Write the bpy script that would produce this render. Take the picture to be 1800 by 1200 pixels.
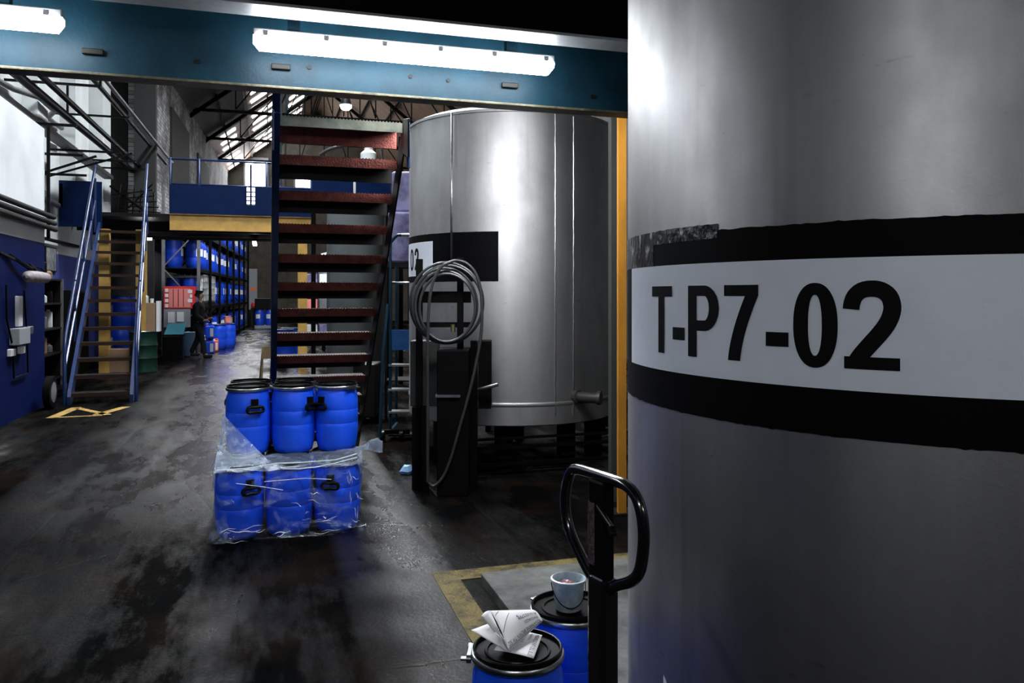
import bpy, bmesh, math, random
from mathutils import Vector, Matrix, noise
random.seed(7)
sin, cos, pi = math.sin, math.cos, math.pi
for o in list(bpy.data.objects): bpy.data.objects.remove(o)
S = bpy.context.scene; COL = S.collection
# ------------------------------------------------------------------ camera
A = math.radians(17.07); CZ = 1.65; FX = 1400.0
cd = bpy.data.cameras.new('camera'); cd.sensor_width = 36; cd.lens = 28.0; cd.shift_y = -0.045
cd.clip_start = 0.05; cd.clip_end = 300
cam = bpy.data.objects.new('camera', cd); COL.objects.link(cam)
cam.location = (0, 0, CZ); cam.rotation_euler = (pi/2, 0, -A); S.camera = cam
def P(px, py, d):                       # photo pixel at forward distance d -> place in the hall
    u = (px-900)/FX; v = (519-py)/FX
    return Vector((u*d*cos(A)+d*sin(A), d*cos(A)-u*d*sin(A), CZ+v*d))
def PF(px, py, z=0): return P(px, py, (CZ-z)*FX/(py-519))
def PX(px, py, X):
    u = (px-900)/FX; return P(px, py, X/(u*cos(A)+sin(A)))
def PY(px, py, Y):
    u = (px-900)/FX; return P(px, py, Y/(cos(A)-u*sin(A)))
# ------------------------------------------------------------------ world, exposure
w = bpy.data.worlds.new('world'); S.world = w; w.use_nodes = True
w.node_tree.nodes['Background'].inputs[0].default_value = (.6, .75, 1, 1)
w.node_tree.nodes['Background'].inputs[1].default_value = .004
S.view_settings.view_transform = 'Standard'; S.view_settings.look = 'None'
S.view_settings.exposure = 0.0; S.view_settings.gamma = 1.0; S.view_settings.use_curve_mapping = False
LAMP = 46.0        # fluorescent tubes under the mezzanine
HALLLAMP = 40.0
SKY = 16.0          # daylight in the roof glazing
# ------------------------------------------------------------------ materials
def M(name, col, rough=.5, metal=0, var=0, scale=6, bump=0, bscale=30, rvar=0, stretch=(1,1,1), col2=None, spec=.5, coat=0, edge=(.35,.65)):
    m = bpy.data.materials.new(name); m.use_nodes = True; nt = m.node_tree; N = nt.nodes; L = nt.links
    b = N['Principled BSDF']; b.inputs['Base Color'].default_value = (*col, 1)
    b.inputs['Roughness'].default_value = rough; b.inputs['Metallic'].default_value = metal
    b.inputs['Specular IOR Level'].default_value = spec; b.inputs['Coat Weight'].default_value = coat
    b.inputs['Coat Roughness'].default_value = .12
    tc = N.new('ShaderNodeTexCoord'); mp = N.new('ShaderNodeMapping'); mp.inputs['Scale'].default_value = stretch
    L.new(tc.outputs['Object'], mp.inputs[0])
    if var or col2:
        n = N.new('ShaderNodeTexNoise'); n.inputs['Scale'].default_value = scale; n.inputs['Detail'].default_value = 6
        n.inputs['Roughness'].default_value = .65; L.new(mp.outputs[0], n.inputs[0])
        r = N.new('ShaderNodeValToRGB'); L.new(n.outputs[0], r.inputs[0])
        r.color_ramp.elements[0].position = edge[0]; r.color_ramp.elements[1].position = edge[1]
        c2 = col2 or tuple(c*(1-var) for c in col)
        r.color_ramp.elements[0].color = (*c2, 1); r.color_ramp.elements[1].color = (*col, 1)
        L.new(r.outputs[0], b.inputs['Base Color'])
    if rvar:
        n = N.new('ShaderNodeTexNoise'); n.inputs['Scale'].default_value = scale*.6; n.inputs['Detail'].default_value = 5
        L.new(mp.outputs[0], n.inputs[0]); r = N.new('ShaderNodeMapRange')
        r.inputs['From Min'].default_value = .3; r.inputs['From Max'].default_value = .7
        r.inputs['To Min'].default_value = max(.03, rough-rvar); r.inputs['To Max'].default_value = rough+rvar
        L.new(n.outputs[0], r.inputs[0]); L.new(r.outputs[0], b.inputs['Roughness'])
    if bump:
        n = N.new('ShaderNodeTexNoise'); n.inputs['Scale'].default_value = bscale; n.inputs['Detail'].default_value = 4
        L.new(mp.outputs[0], n.inputs[0]); bp = N.new('ShaderNodeBump'); bp.inputs['Strength'].default_value = bump
        bp.inputs['Distance'].default_value = .02; L.new(n.outputs[0], bp.inputs['Height']); L.new(bp.outputs[0], b.inputs['Normal'])
    return m
def emis(name, col, s):
    m = bpy.data.materials.new(name); m.use_nodes = True; N = m.node_tree.nodes
    b = N['Principled BSDF']; b.inputs['Base Color'].default_value = (.8,.8,.8,1)
    b.inputs['Emission Color'].default_value = (*col, 1); b.inputs['Emission Strength'].default_value = s
    return m
m_blue = M('drum blue plastic', (.008,.095,.92), .38, var=.12, scale=40, bump=.05, bscale=200)
m_bluerack = M('rack drum blue plastic', (.006,.06,.62), .4, var=.3, scale=8)
m_black = M('black plastic', (.004,.004,.0045), .35, spec=.08)
m_blackmatt = M('matt black steel', (.003,.003,.0032), .6, spec=.04, var=.4, scale=8)
m_blackgloss = M('gloss black paint', (.006,.006,.007), .16, coat=.6)
m_ring = M('galvanised ring', (.55,.57,.58), .3, 1, var=.3, scale=20)
m_chrome = M('worn steel', (.5,.5,.52), .35, 1, var=.4, scale=15)
m_paper = M('paper', (.72,.72,.74), .7)
m_ink = M('black ink', (.0025,.0025,.003), .6, spec=.1)
m_sign = M('sign vinyl', (.74,.79,.88), .42, var=.1, scale=2.2, bump=.12, bscale=14)
m_tape = M('black tape', (.0015,.0015,.0018), .6, spec=.06)
m_tapeworn = M('worn glossy tape', (.01,.01,.011), .3, col2=(.55,.55,.56), scale=22, bump=.5, bscale=40, stretch=(1,1,.5), edge=(.36,.42))
m_beamblue = M('teal beam paint', (.007,.033,.054), .45, spec=.15, var=.45, scale=3, bump=.08, bscale=60)
m_flange = M('dirty flange', (.12,.108,.06), .45, var=.7, scale=9, bump=.3, bscale=40)
m_greypaint = M('grey beam paint', (.27,.29,.31), .45, var=.2, scale=25)
m_yellow = M('yellow ochre paint', (.50,.30,.07), .5, var=.25, scale=6)
m_orange = M('amber column paint', (.42,.185,.022), .5, spec=.15, var=.35, scale=5, stretch=(1,1,.35))
m_railblue = M('blue gloss railing', (.004,.020,.085), .33, var=.3, scale=9)
m_panelblue = M('blue parapet panel', (.002,.013,.062), .5, spec=.08, var=.35, scale=3)
m_rust = M('red oxide tread', (.26,.07,.055), .6, spec=.2, var=.45, scale=18, bump=.5, bscale=90)
m_rusttop = M('darkened tread top', (.03,.011,.009), .6, var=.5, scale=10, spec=.15)  # tread tops darkened in colour to counter the lamp light on them
m_treadgrey = M('worn grey tread', (.16,.17,.13), .5, var=.5, scale=10)
m_dark = M('dark oily steel', (.006,.0055,.005), .5, spec=.2, var=.5, scale=6)
m_ladder = M('teal ladder paint', (.004,.03,.055), .35, spec=.25, var=.5, scale=12)
m_steelside = M('dark wall', (.008,.008,.008), .8)
m_wood = M('rough wood', (.20,.14,.07), .7, var=.5, scale=9, stretch=(1,1,.2))
m_card = M('cardboard', (.28,.17,.10), .8, var=.15, scale=5)
m_green = M('green drum paint', (.008,.035,.024), .45, spec=.2, var=.4, scale=5)
m_red = M('red sign board', (.62,.03,.03), .5)
m_pink = M('pink print', (.75,.22,.20), .6)
m_white = M('white paint', (.72,.74,.76), .6, var=.08, scale=1.5)
m_ibc = M('translucent tank plastic', (.62,.66,.66), .4)
m_hose = M('rubber hose', (.03,.031,.033), .36, var=.3, scale=8)
m_pipe = M('black pipe', (.003,.003,.0032), .4, spec=.10, var=.4, scale=3)
m_pipegrey = M('grey pipe', (.16,.16,.165), .4, spec=.3, var=.35, scale=4)
m_brown = M('brown', (.03,.016,.011), .7, spec=.1)
m_teal = M('teal folder', (.12,.5,.62), .5)
m_orangepl = M('orange plastic', (.8,.15,.02), .4)
m_cloth = M('black jacket cloth', (.010,.011,.014), .8, bump=.3, bscale=60)
m_trouser = M('dark trouser cloth', (.008,.010,.016), .85)
m_skin = M('skin', (.55,.30,.22), .5)
m_hair = M('dark hair', (.01,.008,.007), .6)
m_shoe = M('black shoe', (.01,.01,.01), .4)
m_slab = M('pale concrete slab', (.12,.124,.12), .6, scale=5, bump=.1, bscale=60, col2=(.04,.04,.039), spec=.15)
m_lineyel = M('worn yellow floor paint', (.13,.10,.036), .55, col2=(.035,.03,.018), spec=.1, scale=9, bump=.4, bscale=60, edge=(.38,.55))
m_bucket = M('smeared white plastic', (.62,.68,.72), .4, col2=(.14,.30,.38), scale=14, edge=(.3,.6))
m_powder = M('red powder', (.16,.008,.02), .8, col2=(.5,.45,.5), scale=30, edge=(.4,.5))
m_roofdark = M('dark roof boards', (.015,.013,.012), .8)
m_rooftan = M('tan roof boards', (.26,.16,.10), .7, var=.4, scale=1.2, stretch=(.3,3,1))
m_gable = M('dim gable brick', (.09,.075,.06), .8, var=.5, scale=2)
m_lav = M('lilac plastic wrap', (.30,.29,.50), .3, col2=(.08,.07,.16), scale=3, bump=.5, bscale=6)
m_rag = M('blue rag', (.25,.45,.75), .8)
m_diff = emis('lamp diffuser', (.93,.97,1), LAMP)
m_halllamp = emis('hall lamp glass', (.95,.97,1), HALLLAMP)
m_sky = emis('daylight glazing', (.93,.97,1), SKY)
m_skywin = emis('bright window', (.96,.97,1), 20)
m_assumed_sky = emis('assumed near rooflight', (.93,.97,1), 160)  # glow of the assumed unseen rooflights over the near bay
m_rackfill = emis('added rack light', (.95,.97,1), 110)
m_assumed_rear = emis('assumed lamp behind', (.95,.97,1), 55)  # glow of the assumed unseen lamps behind the camera
m_assumed_beam = emis('assumed lamp behind beam', (.95,.97,1), 150)  # glow of the assumed unseen lamp behind the beam
def steel(name, base, dirt, rough):
    m = bpy.data.materials.new(name); m.use_nodes = True; nt = m.node_tree; N = nt.nodes; L = nt.links
    b = N['Principled BSDF']; b.inputs['Metallic'].default_value = 1.0
    tc = N.new('ShaderNodeTexCoord')
    def nz(sc, st, det=6):
        mp = N.new('ShaderNodeMapping'); mp.inputs['Scale'].default_value = st; L.new(tc.outputs['Object'], mp.inputs[0])
        n = N.new('ShaderNodeTexNoise'); n.inputs['Scale'].default_value = sc; n.inputs['Detail'].default_value = det
        n.inputs['Roughness'].default_value = .6; L.new(mp.outputs[0], n.inputs[0]); return n
    def mr(n, a, b2, c, d):
        r = N.new('ShaderNodeMapRange'); r.inputs[1].default_value = a; r.inputs[2].default_value = b2
        r.inputs[3].default_value = c; r.inputs[4].default_value = d; L.new(n.outputs[0], r.inputs[0]); return r
    n1 = nz(5, (1,1,.12)); n2 = nz(2.2, (1,1,.7)); n3 = nz(70, (1,1,1), 2)
    r1 = mr(n1, .35, .7, 1, .75); r2 = mr(n2, .4, .72, 1, .6)
    n4 = nz(6, (1,1,.04), 3); r4 = mr(n4, .60, .70, 1, .72); n5 = nz(12, (.6,.6,1.6), 8); r5 = mr(n5, .66, .74, 1, .6)
    m4 = N.new('ShaderNodeMath'); m4.operation = 'MULTIPLY'; L.new(r4.outputs[0], m4.inputs[0]); L.new(r5.outputs[0], m4.inputs[1])
    m5 = N.new('ShaderNodeMath'); m5.operation = 'MULTIPLY'; L.new(r2.outputs[0], m5.inputs[0]); L.new(m4.outputs[0], m5.inputs[1])
    mu = N.new('ShaderNodeMath'); mu.operation = 'MULTIPLY'; L.new(r1.outputs[0], mu.inputs[0]); L.new(m5.outputs[0], mu.inputs[1])
    mx = N.new('ShaderNodeMix'); mx.data_type = 'RGBA'; L.new(mu.outputs[0], mx.inputs[0])
    mx.inputs[6].default_value = (*dirt, 1); mx.inputs[7].default_value = (*base, 1); L.new(mx.outputs[2], b.inputs['Base Color'])
    r3 = mr(n2, .3, .7, rough-.05, rough+.08); L.new(r3.outputs[0], b.inputs['Roughness'])
    bp = N.new('ShaderNodeBump'); bp.inputs['Strength'].default_value = .04; bp.inputs['Distance'].default_value = .01
    L.new(n3.outputs[0], bp.inputs['Height']); L.new(bp.outputs[0], b.inputs['Normal'])
    return m
m_tank = steel('brushed tank steel', (.46,.46,.465), (.11,.11,.115), .47)
m_tank2 = steel('matt tank steel', (.50,.50,.50), (.15,.15,.15), .50)
def floor_mat():
    m = bpy.data.materials.new('wet worn concrete floor'); m.use_nodes = True; nt = m.node_tree; N = nt.nodes; L = nt.links
    b = N['Principled BSDF']; tc = N.new('ShaderNodeTexCoord')
    def nz(sc, st=(1,1,1), det=8, ro=.6, rot=0):
        mp = N.new('ShaderNodeMapping'); mp.inputs['Scale'].default_value = st; mp.inputs['Rotation'].default_value = (0,0,rot)
        L.new(tc.outputs['Object'], mp.inputs[0])
        n = N.new('ShaderNodeTexNoise'); n.inputs['Scale'].default_value = sc; n.inputs['Detail'].default_value = det
        n.inputs['Roughness'].default_value = ro; L.new(mp.outputs[0], n.inputs[0]); return n
    def ramp(n, *st):
        r = N.new('ShaderNodeValToRGB'); L.new(n.outputs[0], r.inputs[0]); e = r.color_ramp.elements
        e[0].position = st[0][0]; e[0].color = (*st[0][1],1); e[1].position = st[-1][0]; e[1].color = (*st[-1][1],1)
        for p_, c in st[1:-1]: x = e.new(p_); x.color = (*c,1)
        return r
    big = nz(.75, (1,.26,1), 10, .68, .07)
    c1 = ramp(big, (.38,(.0008,.0009,.001)), (.54,(.0022,.0023,.0024)), (.62,(.016,.0155,.015)), (.72,(.10,.095,.088)))
    br = nz(1.6); c2 = ramp(br, (.45,(0,0,0)), (.75,(.5,.5,.5)))
    mx = N.new('ShaderNodeMix'); mx.data_type = 'RGBA'; L.new(c2.outputs[0], mx.inputs[0]); L.new(c1.outputs[0], mx.inputs[6]); mx.inputs[7].default_value = (.016,.010,.006,1)
    # slab joints and cracks
    bk = N.new('ShaderNodeTexBrick'); mpb = N.new('ShaderNodeMapping'); mpb.inputs['Location'].default_value = (.38,.4,0)
    L.new(tc.outputs['Object'], mpb.inputs[0]); L.new(mpb.outputs[0], bk.inputs[0])
    bk.inputs['Scale'].default_value = 1; bk.inputs['Brick Width'].default_value = 3.1; bk.inputs['Row Height'].default_value = 2.4
    bk.inputs['Mortar Size'].default_value = .012; bk.offset = .37
    vo = N.new('ShaderNodeTexVoronoi'); vo.feature = 'DISTANCE_TO_EDGE'; vo.inputs['Scale'].default_value = .55
    wn = nz(2.5); wm = N.new('ShaderNodeMix'); wm.data_type = 'RGBA'; wm.inputs[0].default_value = .12
    L.new(tc.outputs['Object'], wm.inputs[6]); L.new(wn.outputs[1], wm.inputs[7]); L.new(wm.outputs[2], vo.inputs[0])
    vr = N.new('ShaderNodeMapRange'); vr.inputs[1].default_value = 0; vr.inputs[2].default_value = .006; vr.inputs[3].default_value = .25; vr.inputs[4].default_value = 0
    L.new(vo.outputs['Distance'], vr.inputs[0])
    ad = N.new('ShaderNodeMath'); ad.operation = 'MAXIMUM'; L.new(bk.outputs['Fac'], ad.inputs[0]); L.new(vr.outputs[0], ad.inputs[1])
    mx2 = N.new('ShaderNodeMix'); mx2.data_type = 'RGBA'; L.new(ad.outputs[0], mx2.inputs[0]); L.new(mx.outputs[2], mx2.inputs[6]); mx2.inputs[7].default_value = (.004,.004,.004,1)
    L.new(mx2.outputs[2], b.inputs['Base Color'])
    wet = nz(.9, (1,.28,1), 11, .7, .05); sx = N.new('ShaderNodeSeparateXYZ'); L.new(tc.outputs['Object'], sx.inputs[0])
    def lane(xc, w0, w1, ylo, amt):       # a wetter wheel lane along the hall
        a_ = N.new('ShaderNodeMath'); a_.operation = 'SUBTRACT'; L.new(sx.outputs[0], a_.inputs[0]); a_.inputs[1].default_value = xc
        b_ = N.new('ShaderNodeMath'); b_.operation = 'ABSOLUTE'; L.new(a_.outputs[0], b_.inputs[0])
        r_ = N.new('ShaderNodeMapRange'); r_.inputs[1].default_value = w0; r_.inputs[2].default_value = w1; r_.inputs[3].default_value = amt; r_.inputs[4].default_value = 0
        L.new(b_.outputs[0], r_.inputs[0])
        y_ = N.new('ShaderNodeMapRange'); y_.inputs[1].default_value = ylo; y_.inputs[2].default_value = ylo+2.2; L.new(sx.outputs[1], y_.inputs[0])
        m_ = N.new('ShaderNodeMath'); m_.operation = 'MULTIPLY'; L.new(r_.outputs[0], m_.inputs[0]); L.new(y_.outputs[0], m_.inputs[1]); return m_
    l1 = lane(-1.0, .3, 1.1, 6.0, .11); l2 = lane(.74, .08, .35, 2.6, .11)
    la = N.new('ShaderNodeMath'); la.operation = 'MAXIMUM'; L.new(l1.outputs[0], la.inputs[0]); L.new(l2.outputs[0], la.inputs[1])
    wet2 = N.new('ShaderNodeMath'); wet2.operation = 'SUBTRACT'; L.new(wet.outputs[0], wet2.inputs[0]); L.new(la.outputs[0], wet2.inputs[1]); wet = wet2
    wr = N.new('ShaderNodeMapRange'); wr.inputs[1].default_value = .34; wr.inputs[2].default_value = .56
    wr.inputs[3].default_value = .13; wr.inputs[4].default_value = .62; L.new(wet.outputs[0], wr.inputs[0]); L.new(wr.outputs[0], b.inputs['Roughness'])
    sr = N.new('ShaderNodeMapRange'); sr.inputs[1].default_value = .36; sr.inputs[2].default_value = .52; sr.inputs[3].default_value = .10; sr.inputs[4].default_value = .002
    L.new(wet.outputs[0], sr.inputs[0])
    s2 = N.new('ShaderNodeMath'); s2.operation = 'MULTIPLY_ADD'; L.new(la.outputs[0], s2.inputs[0]); s2.inputs[1].default_value = 2.6; s2.inputs[2].default_value = 1
    s3 = N.new('ShaderNodeMath'); s3.operation = 'MULTIPLY'; L.new(s2.outputs[0], s3.inputs[0]); L.new(sr.outputs[0], s3.inputs[1])
    s4 = N.new('ShaderNodeMath'); s4.operation = 'MULTIPLY_ADD'; L.new(la.outputs[0], s4.inputs[0]); s4.inputs[1].default_value = 4.0; L.new(s3.outputs[0], s4.inputs[2])
    L.new(s4.outputs[0], b.inputs['Specular IOR Level'])
    fn = nz(9, (1,1,1), 8, .7); f2 = nz(55, (1,1,1), 3, .6)
    sm = N.new('ShaderNodeMath'); sm.operation = 'MULTIPLY_ADD'; L.new(f2.outputs[0], sm.inputs[0]); sm.inputs[1].default_value = .35; L.new(fn.outputs[0], sm.inputs[2])
    sb = N.new('ShaderNodeMath'); sb.operation = 'SUBTRACT'; L.new(sm.outputs[0], sb.inputs[0]); L.new(ad.outputs[0], sb.inputs[1])
    bp = N.new('ShaderNodeBump'); bp.inputs['Strength'].default_value = .35; bp.inputs['Distance'].default_value = .02
    L.new(sb.outputs[0], bp.inputs['Height']); L.new(bp.outputs[0], b.inputs['Normal'])
    return m
m_floor = floor_mat()
def dado(name, zsplit, wh, bl):
    m = M(name, wh, .6, bump=.1, bscale=20, spec=.04); nt = m.node_tree; N = nt.nodes; L = nt.links; b = N['Principled BSDF']
    g = N.new('ShaderNodeNewGeometry'); s = N.new('ShaderNodeSeparateXYZ'); L.new(g.outputs['Position'], s.inputs[0])
    c = N.new('ShaderNodeMath'); c.operation = 'GREATER_THAN'; L.new(s.outputs[2], c.inputs[0]); c.inputs[1].default_value = zsplit
    n = N.new('ShaderNodeTexNoise'); n.inputs['Scale'].default_value = 1.3; n.inputs['Detail'].default_value = 6
    L.new(g.outputs['Position'], n.inputs[0]); r = N.new('ShaderNodeMapRange'); r.inputs[1].default_value = .3; r.inputs[2].default_value = .7
    r.inputs[3].default_value = .78; r.inputs[4].default_value = 1; L.new(n.outputs[0], r.inputs[0])
    mx = N.new('ShaderNodeMix'); mx.data_type = 'RGBA'; L.new(c.outputs[0], mx.inputs[0]); mx.inputs[6].default_value = (*bl,1); mx.inputs[7].default_value = (*wh,1)
    v = N.new('ShaderNodeVectorMath'); v.operation = 'SCALE'; L.new(mx.outputs[2], v.inputs[0]); L.new(r.outputs[0], v.inputs['Scale'])
    L.new(v.outputs[0], b.inputs['Base Color']); return m
m_walll = dado('white over blue wall paint', 2.43, (.72,.75,.78), (.003,.008,.06))
m_wallr = dado('white over pale blue wall paint', 2.52, (.68,.71,.72), (.08,.10,.33))
def brick_mat():
    m = M('whitewashed brick', (.5,.5,.5), .8); nt = m.node_tree; N = nt.nodes; L = nt.links; b = N['Principled BSDF']
    g = N.new('ShaderNodeNewGeometry'); s = N.new('ShaderNodeSeparateXYZ'); L.new(g.outputs['Position'], s.inputs[0])
    c = N.new('ShaderNodeCombineXYZ'); L.new(s.outputs[1], c.inputs[0]); L.new(s.outputs[2], c.inputs[1])
    bk = N.new('ShaderNodeTexBrick'); L.new(c.outputs[0], bk.inputs[0]); bk.inputs['Scale'].default_value = 2.2
    bk.inputs['Color1'].default_value = (.42,.42,.43,1); bk.inputs['Color2'].default_value = (.16,.15,.15,1); bk.inputs['Mortar'].default_value = (.05,.05,.05,1)
    n = N.new('ShaderNodeTexNoise'); n.inputs['Scale'].default_value = .8; n.inputs['Detail'].default_value = 8; L.new(c.outputs[0], n.inputs[0])
    r = N.new('ShaderNodeMapRange'); r.inputs[1].default_value = .4; r.inputs[2].default_value = .6; r.inputs[3].default_value = .3; r.inputs[4].default_value = 1.2
    L.new(n.outputs[0], r.inputs[0]); v = N.new('ShaderNodeVectorMath'); v.operation = 'SCALE'; L.new(bk.outputs[0], v.inputs[0]); L.new(r.outputs[0], v.inputs['Scale'])
    L.new(v.outputs[0], b.inputs['Base Color']); return m
m_brick = brick_mat()
def film_mat(nm, f0, f1):
    m = bpy.data.materials.new(nm); m.use_nodes = True; nt = m.node_tree; N = nt.nodes; L = nt.links
    out = N['Material Output']; N.remove(N['Principled BSDF'])
    tr = N.new('ShaderNodeBsdfTransparent'); tr.inputs[0].default_value = (.99,.995,1,1)
    gl = N.new('ShaderNodeBsdfGlossy'); gl.inputs['Roughness'].default_value = .2; gl.inputs[0].default_value = (.95,.98,1,1)
    df = N.new('ShaderNodeBsdfDiffuse'); df.inputs[0].default_value = (.62,.74,.9,1)
    tl = N.new('ShaderNodeBsdfTranslucent'); tl.inputs[0].default_value = (.62,.74,.9,1)
    tc = N.new('ShaderNodeTexCoord'); n = N.new('ShaderNodeTexNoise'); n.inputs['Scale'].default_value = 7; n.inputs['Detail'].default_value = 7
    n.inputs['Distortion'].default_value = 1.2; L.new(tc.outputs['Object'], n.inputs[0])
    r = N.new('ShaderNodeMapRange'); r.inputs[1].default_value = .5; r.inputs[2].default_value = .72; r.inputs[3].default_value = f0; r.inputs[4].default_value = f1; L.new(n.outputs[0], r.inputs[0])
    a = N.new('ShaderNodeMixShader'); a.inputs[0].default_value = .5; L.new(df.outputs[0], a.inputs[1]); L.new(tl.outputs[0], a.inputs[2])
    lw = N.new('ShaderNodeLayerWeight'); lw.inputs[0].default_value = .25
    b1 = N.new('ShaderNodeMixShader'); L.new(r.outputs[0], b1.inputs[0]); L.new(tr.outputs[0], b1.inputs[1]); L.new(a.outputs[0], b1.inputs[2])
    f = N.new('ShaderNodeMath'); f.operation = 'MULTIPLY_ADD'; L.new(lw.outputs['Fresnel'], f.inputs[0]); f.inputs[1].default_value = .35; f.inputs[2].default_value = .02
    b2 = N.new('ShaderNodeMixShader'); L.new(f.outputs[0], b2.inputs[0]); L.new(b1.outputs[0], b2.inputs[1]); L.new(gl.outputs[0], b2.inputs[2])
    bp = N.new('ShaderNodeBump'); bp.inputs['Strength'].default_value = 1.0; bp.inputs['Distance'].default_value = .03; L.new(n.outputs[0], bp.inputs['Height'])
    L.new(bp.outputs[0], gl.inputs['Normal']); L.new(bp.outputs[0], df.inputs['Normal'])
    L.new(b2.outputs[0], out.inputs[0]); return m
m_film = film_mat('clear plastic film', .015, .5); m_film2 = film_mat('milky plastic film', .22, .62)
# ------------------------------------------------------------------ mesh helpers
class MB:
    def __init__(s): s.v = []; s.f = []; s.sm = []
    def add(s, vs, fs, smooth=False):
        b = len(s.v); s.v += [tuple(v) for v in vs]; s.f += [tuple(i+b for i in f) for f in fs]; s.sm += [smooth]*len(fs); return s
    def box(s, lo, hi, rz=0, at=None, mat=None):
        x0,y0,z0 = lo; x1,y1,z1 = hi
        vs = [Vector(p) for p in ((x0,y0,z0),(x1,y0,z0),(x1,y1,z0),(x0,y1,z0),(x0,y0,z1),(x1,y0,z1),(x1,y1,z1),(x0,y1,z1))]
        if mat is not None: vs = [mat @ v for v in vs]
        elif rz or at:
            m = Matrix.Translation(at or (0,0,0)) @ Matrix.Rotation(rz, 4, 'Z'); vs = [m @ v for v in vs]
        return s.add(vs, [(0,3,2,1),(4,5,6,7),(0,1,5,4),(1,2,6,5),(2,3,7,6),(3,0,4,7)])
    def bar(s, p0, p1, w, h, up=(0,0,1)):          # box section between two points
        p0 = Vector(p0); p1 = Vector(p1); d = (p1-p0).normalized(); u = Vector(up)
        if abs(d.dot(u)) > .99: u = Vector((0,1,0))
        sd = d.cross(u).normalized()*w/2; uu = sd.cross(d).normalized()*h/2
        vs = [p0-sd-uu,p0+sd-uu,p0+sd+uu,p0-sd+uu,p1-sd-uu,p1+sd-uu,p1+sd+uu,p1-sd+uu]
        return s.add(vs, [(0,1,2,3),(7,6,5,4),(0,4,5,1),(1,5,6,2),(2,6,7,3),(3,7,4,0)])
    def tube(s, pts, r, n=10, closed=False):
        pts = [Vector(p) for p in pts]; k = len(pts); rs = r if isinstance(r, (list,tuple)) else [r]*k
        t0 = (pts[1]-pts[0]).normalized(); a = Vector((0,0,1)) if abs(t0.z) < .9 else Vector((1,0,0))
        nrm = t0.cross(a).normalized(); vs = []
        for i in range(k):
            if closed: t = (pts[(i+1)%k]-pts[i-1]).normalized()
            else: t = (pts[min(i+1,k-1)]-pts[max(i-1,0)]).normalized()
            nrm = (nrm - t*nrm.dot(t)).normalized(); bn = t.cross(nrm)
            for j in range(n):
                an = 2*pi*j/n; vs.append(pts[i]+(nrm*cos(an)+bn*sin(an))*rs[i])
        fs = []
        for i in range(k if closed else k-1):
            i2 = (i+1)%k
            for j in range(n): fs.append((i*n+j, i*n+(j+1)%n, i2*n+(j+1)%n, i2*n+j))
        s.add(vs, fs, True)
        if not closed:
            b = len(s.v)-k*n
            s.f += [tuple(b+j for j in reversed(range(n))), tuple(b+(k-1)*n+j for j in range(n))]; s.sm += [False, False]
        return s
    def lathe(s, prof, n=32, c=(0,0,0), mat=None, a0=0, a1=2*pi, smooth=True, caps=True):
        c = Vector(c); full = abs(a1-a0-2*pi) < 1e-6; m = n if full else n+1; vs = []
        for r, z in prof:
            for j in range(m):
                an = a0+(a1-a0)*j/n; v = Vector((r*cos(an), r*sin(an), z)); vs.append((mat @ v if mat is not None else v)+c)
        fs = []
        for i in range(len(prof)-1):
            for j in range(n): fs.append((i*m+j, i*m+(j+1)%m, (i+1)*m+(j+1)%m, (i+1)*m+j))
        s.add(vs, fs, smooth)
        if full and caps:
            b = len(s.v)-len(vs)
            if prof[0][0] > 1e-4: s.f.append(tuple(b+j for j in reversed(range(n)))); s.sm.append(False)
            if prof[-1][0] > 1e-4: s.f.append(tuple(b+(len(prof)-1)*m+j for j in range(n))); s.sm.append(False)
        return s
    def grid(s, fn, nu, nv, smooth=True):
        vs = [fn(i/nu, j/nv) for j in range(nv+1) for i in range(nu+1)]
        return s.add(vs, [(j*(nu+1)+i, j*(nu+1)+i+1, (j+1)*(nu+1)+i+1, (j+1)*(nu+1)+i) for j in range(nv) for i in range(nu)], smooth)
    def build(s, name, mat, parent=None, bevel=0, auto=True, solid=0):
        me = bpy.data.meshes.new(name); me.from_pydata(s.v, [], s.f); me.update()
        me.polygons.foreach_set('use_smooth', s.sm)
        me.materials.append(mat); o = bpy.data.objects.new(name, me); COL.objects.link(o); o.parent = parent
        if any(s.sm):
            bm = bmesh.new(); bm.from_mesh(me)
            for e in bm.edges:
                if len(e.link_faces) == 2 and e.calc_face_angle(0) > .7: e.smooth = False
            bm.to_mesh(me); bm.free()
        if bevel:
            b = o.modifiers.new('bevel', 'BEVEL'); b.width = bevel; b.segments = 2; b.limit_method = 'ANGLE'
        if solid:
            b = o.modifiers.new('solid', 'SOLIDIFY'); b.thickness = solid; b.offset = 0
        return o
def tag(o, label=None, cat=None, group=None, kind=None):
    if label: o['label'] = label
    if cat: o['category'] = cat
    if group: o['group'] = group
    if kind: o['kind'] = kind
    return o
def thing(name, label, cat, loc=(0,0,0), rz=0, group=None):
    o = bpy.data.objects.new(name, None); COL.objects.link(o); o.location = loc; o.rotation_euler = (0,0,rz)
    o.empty_display_size = .1
    return tag(o, label, cat, group)
def copy_tree(o, parent=None):
    c = o.copy(); COL.objects.link(c); c.parent = parent
    for ch in list(o.children): copy_tree(ch, c)
    return c
def struct(name, mb, mat, **k): return tag(mb.build(name, mat, **k), kind='structure')
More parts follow.
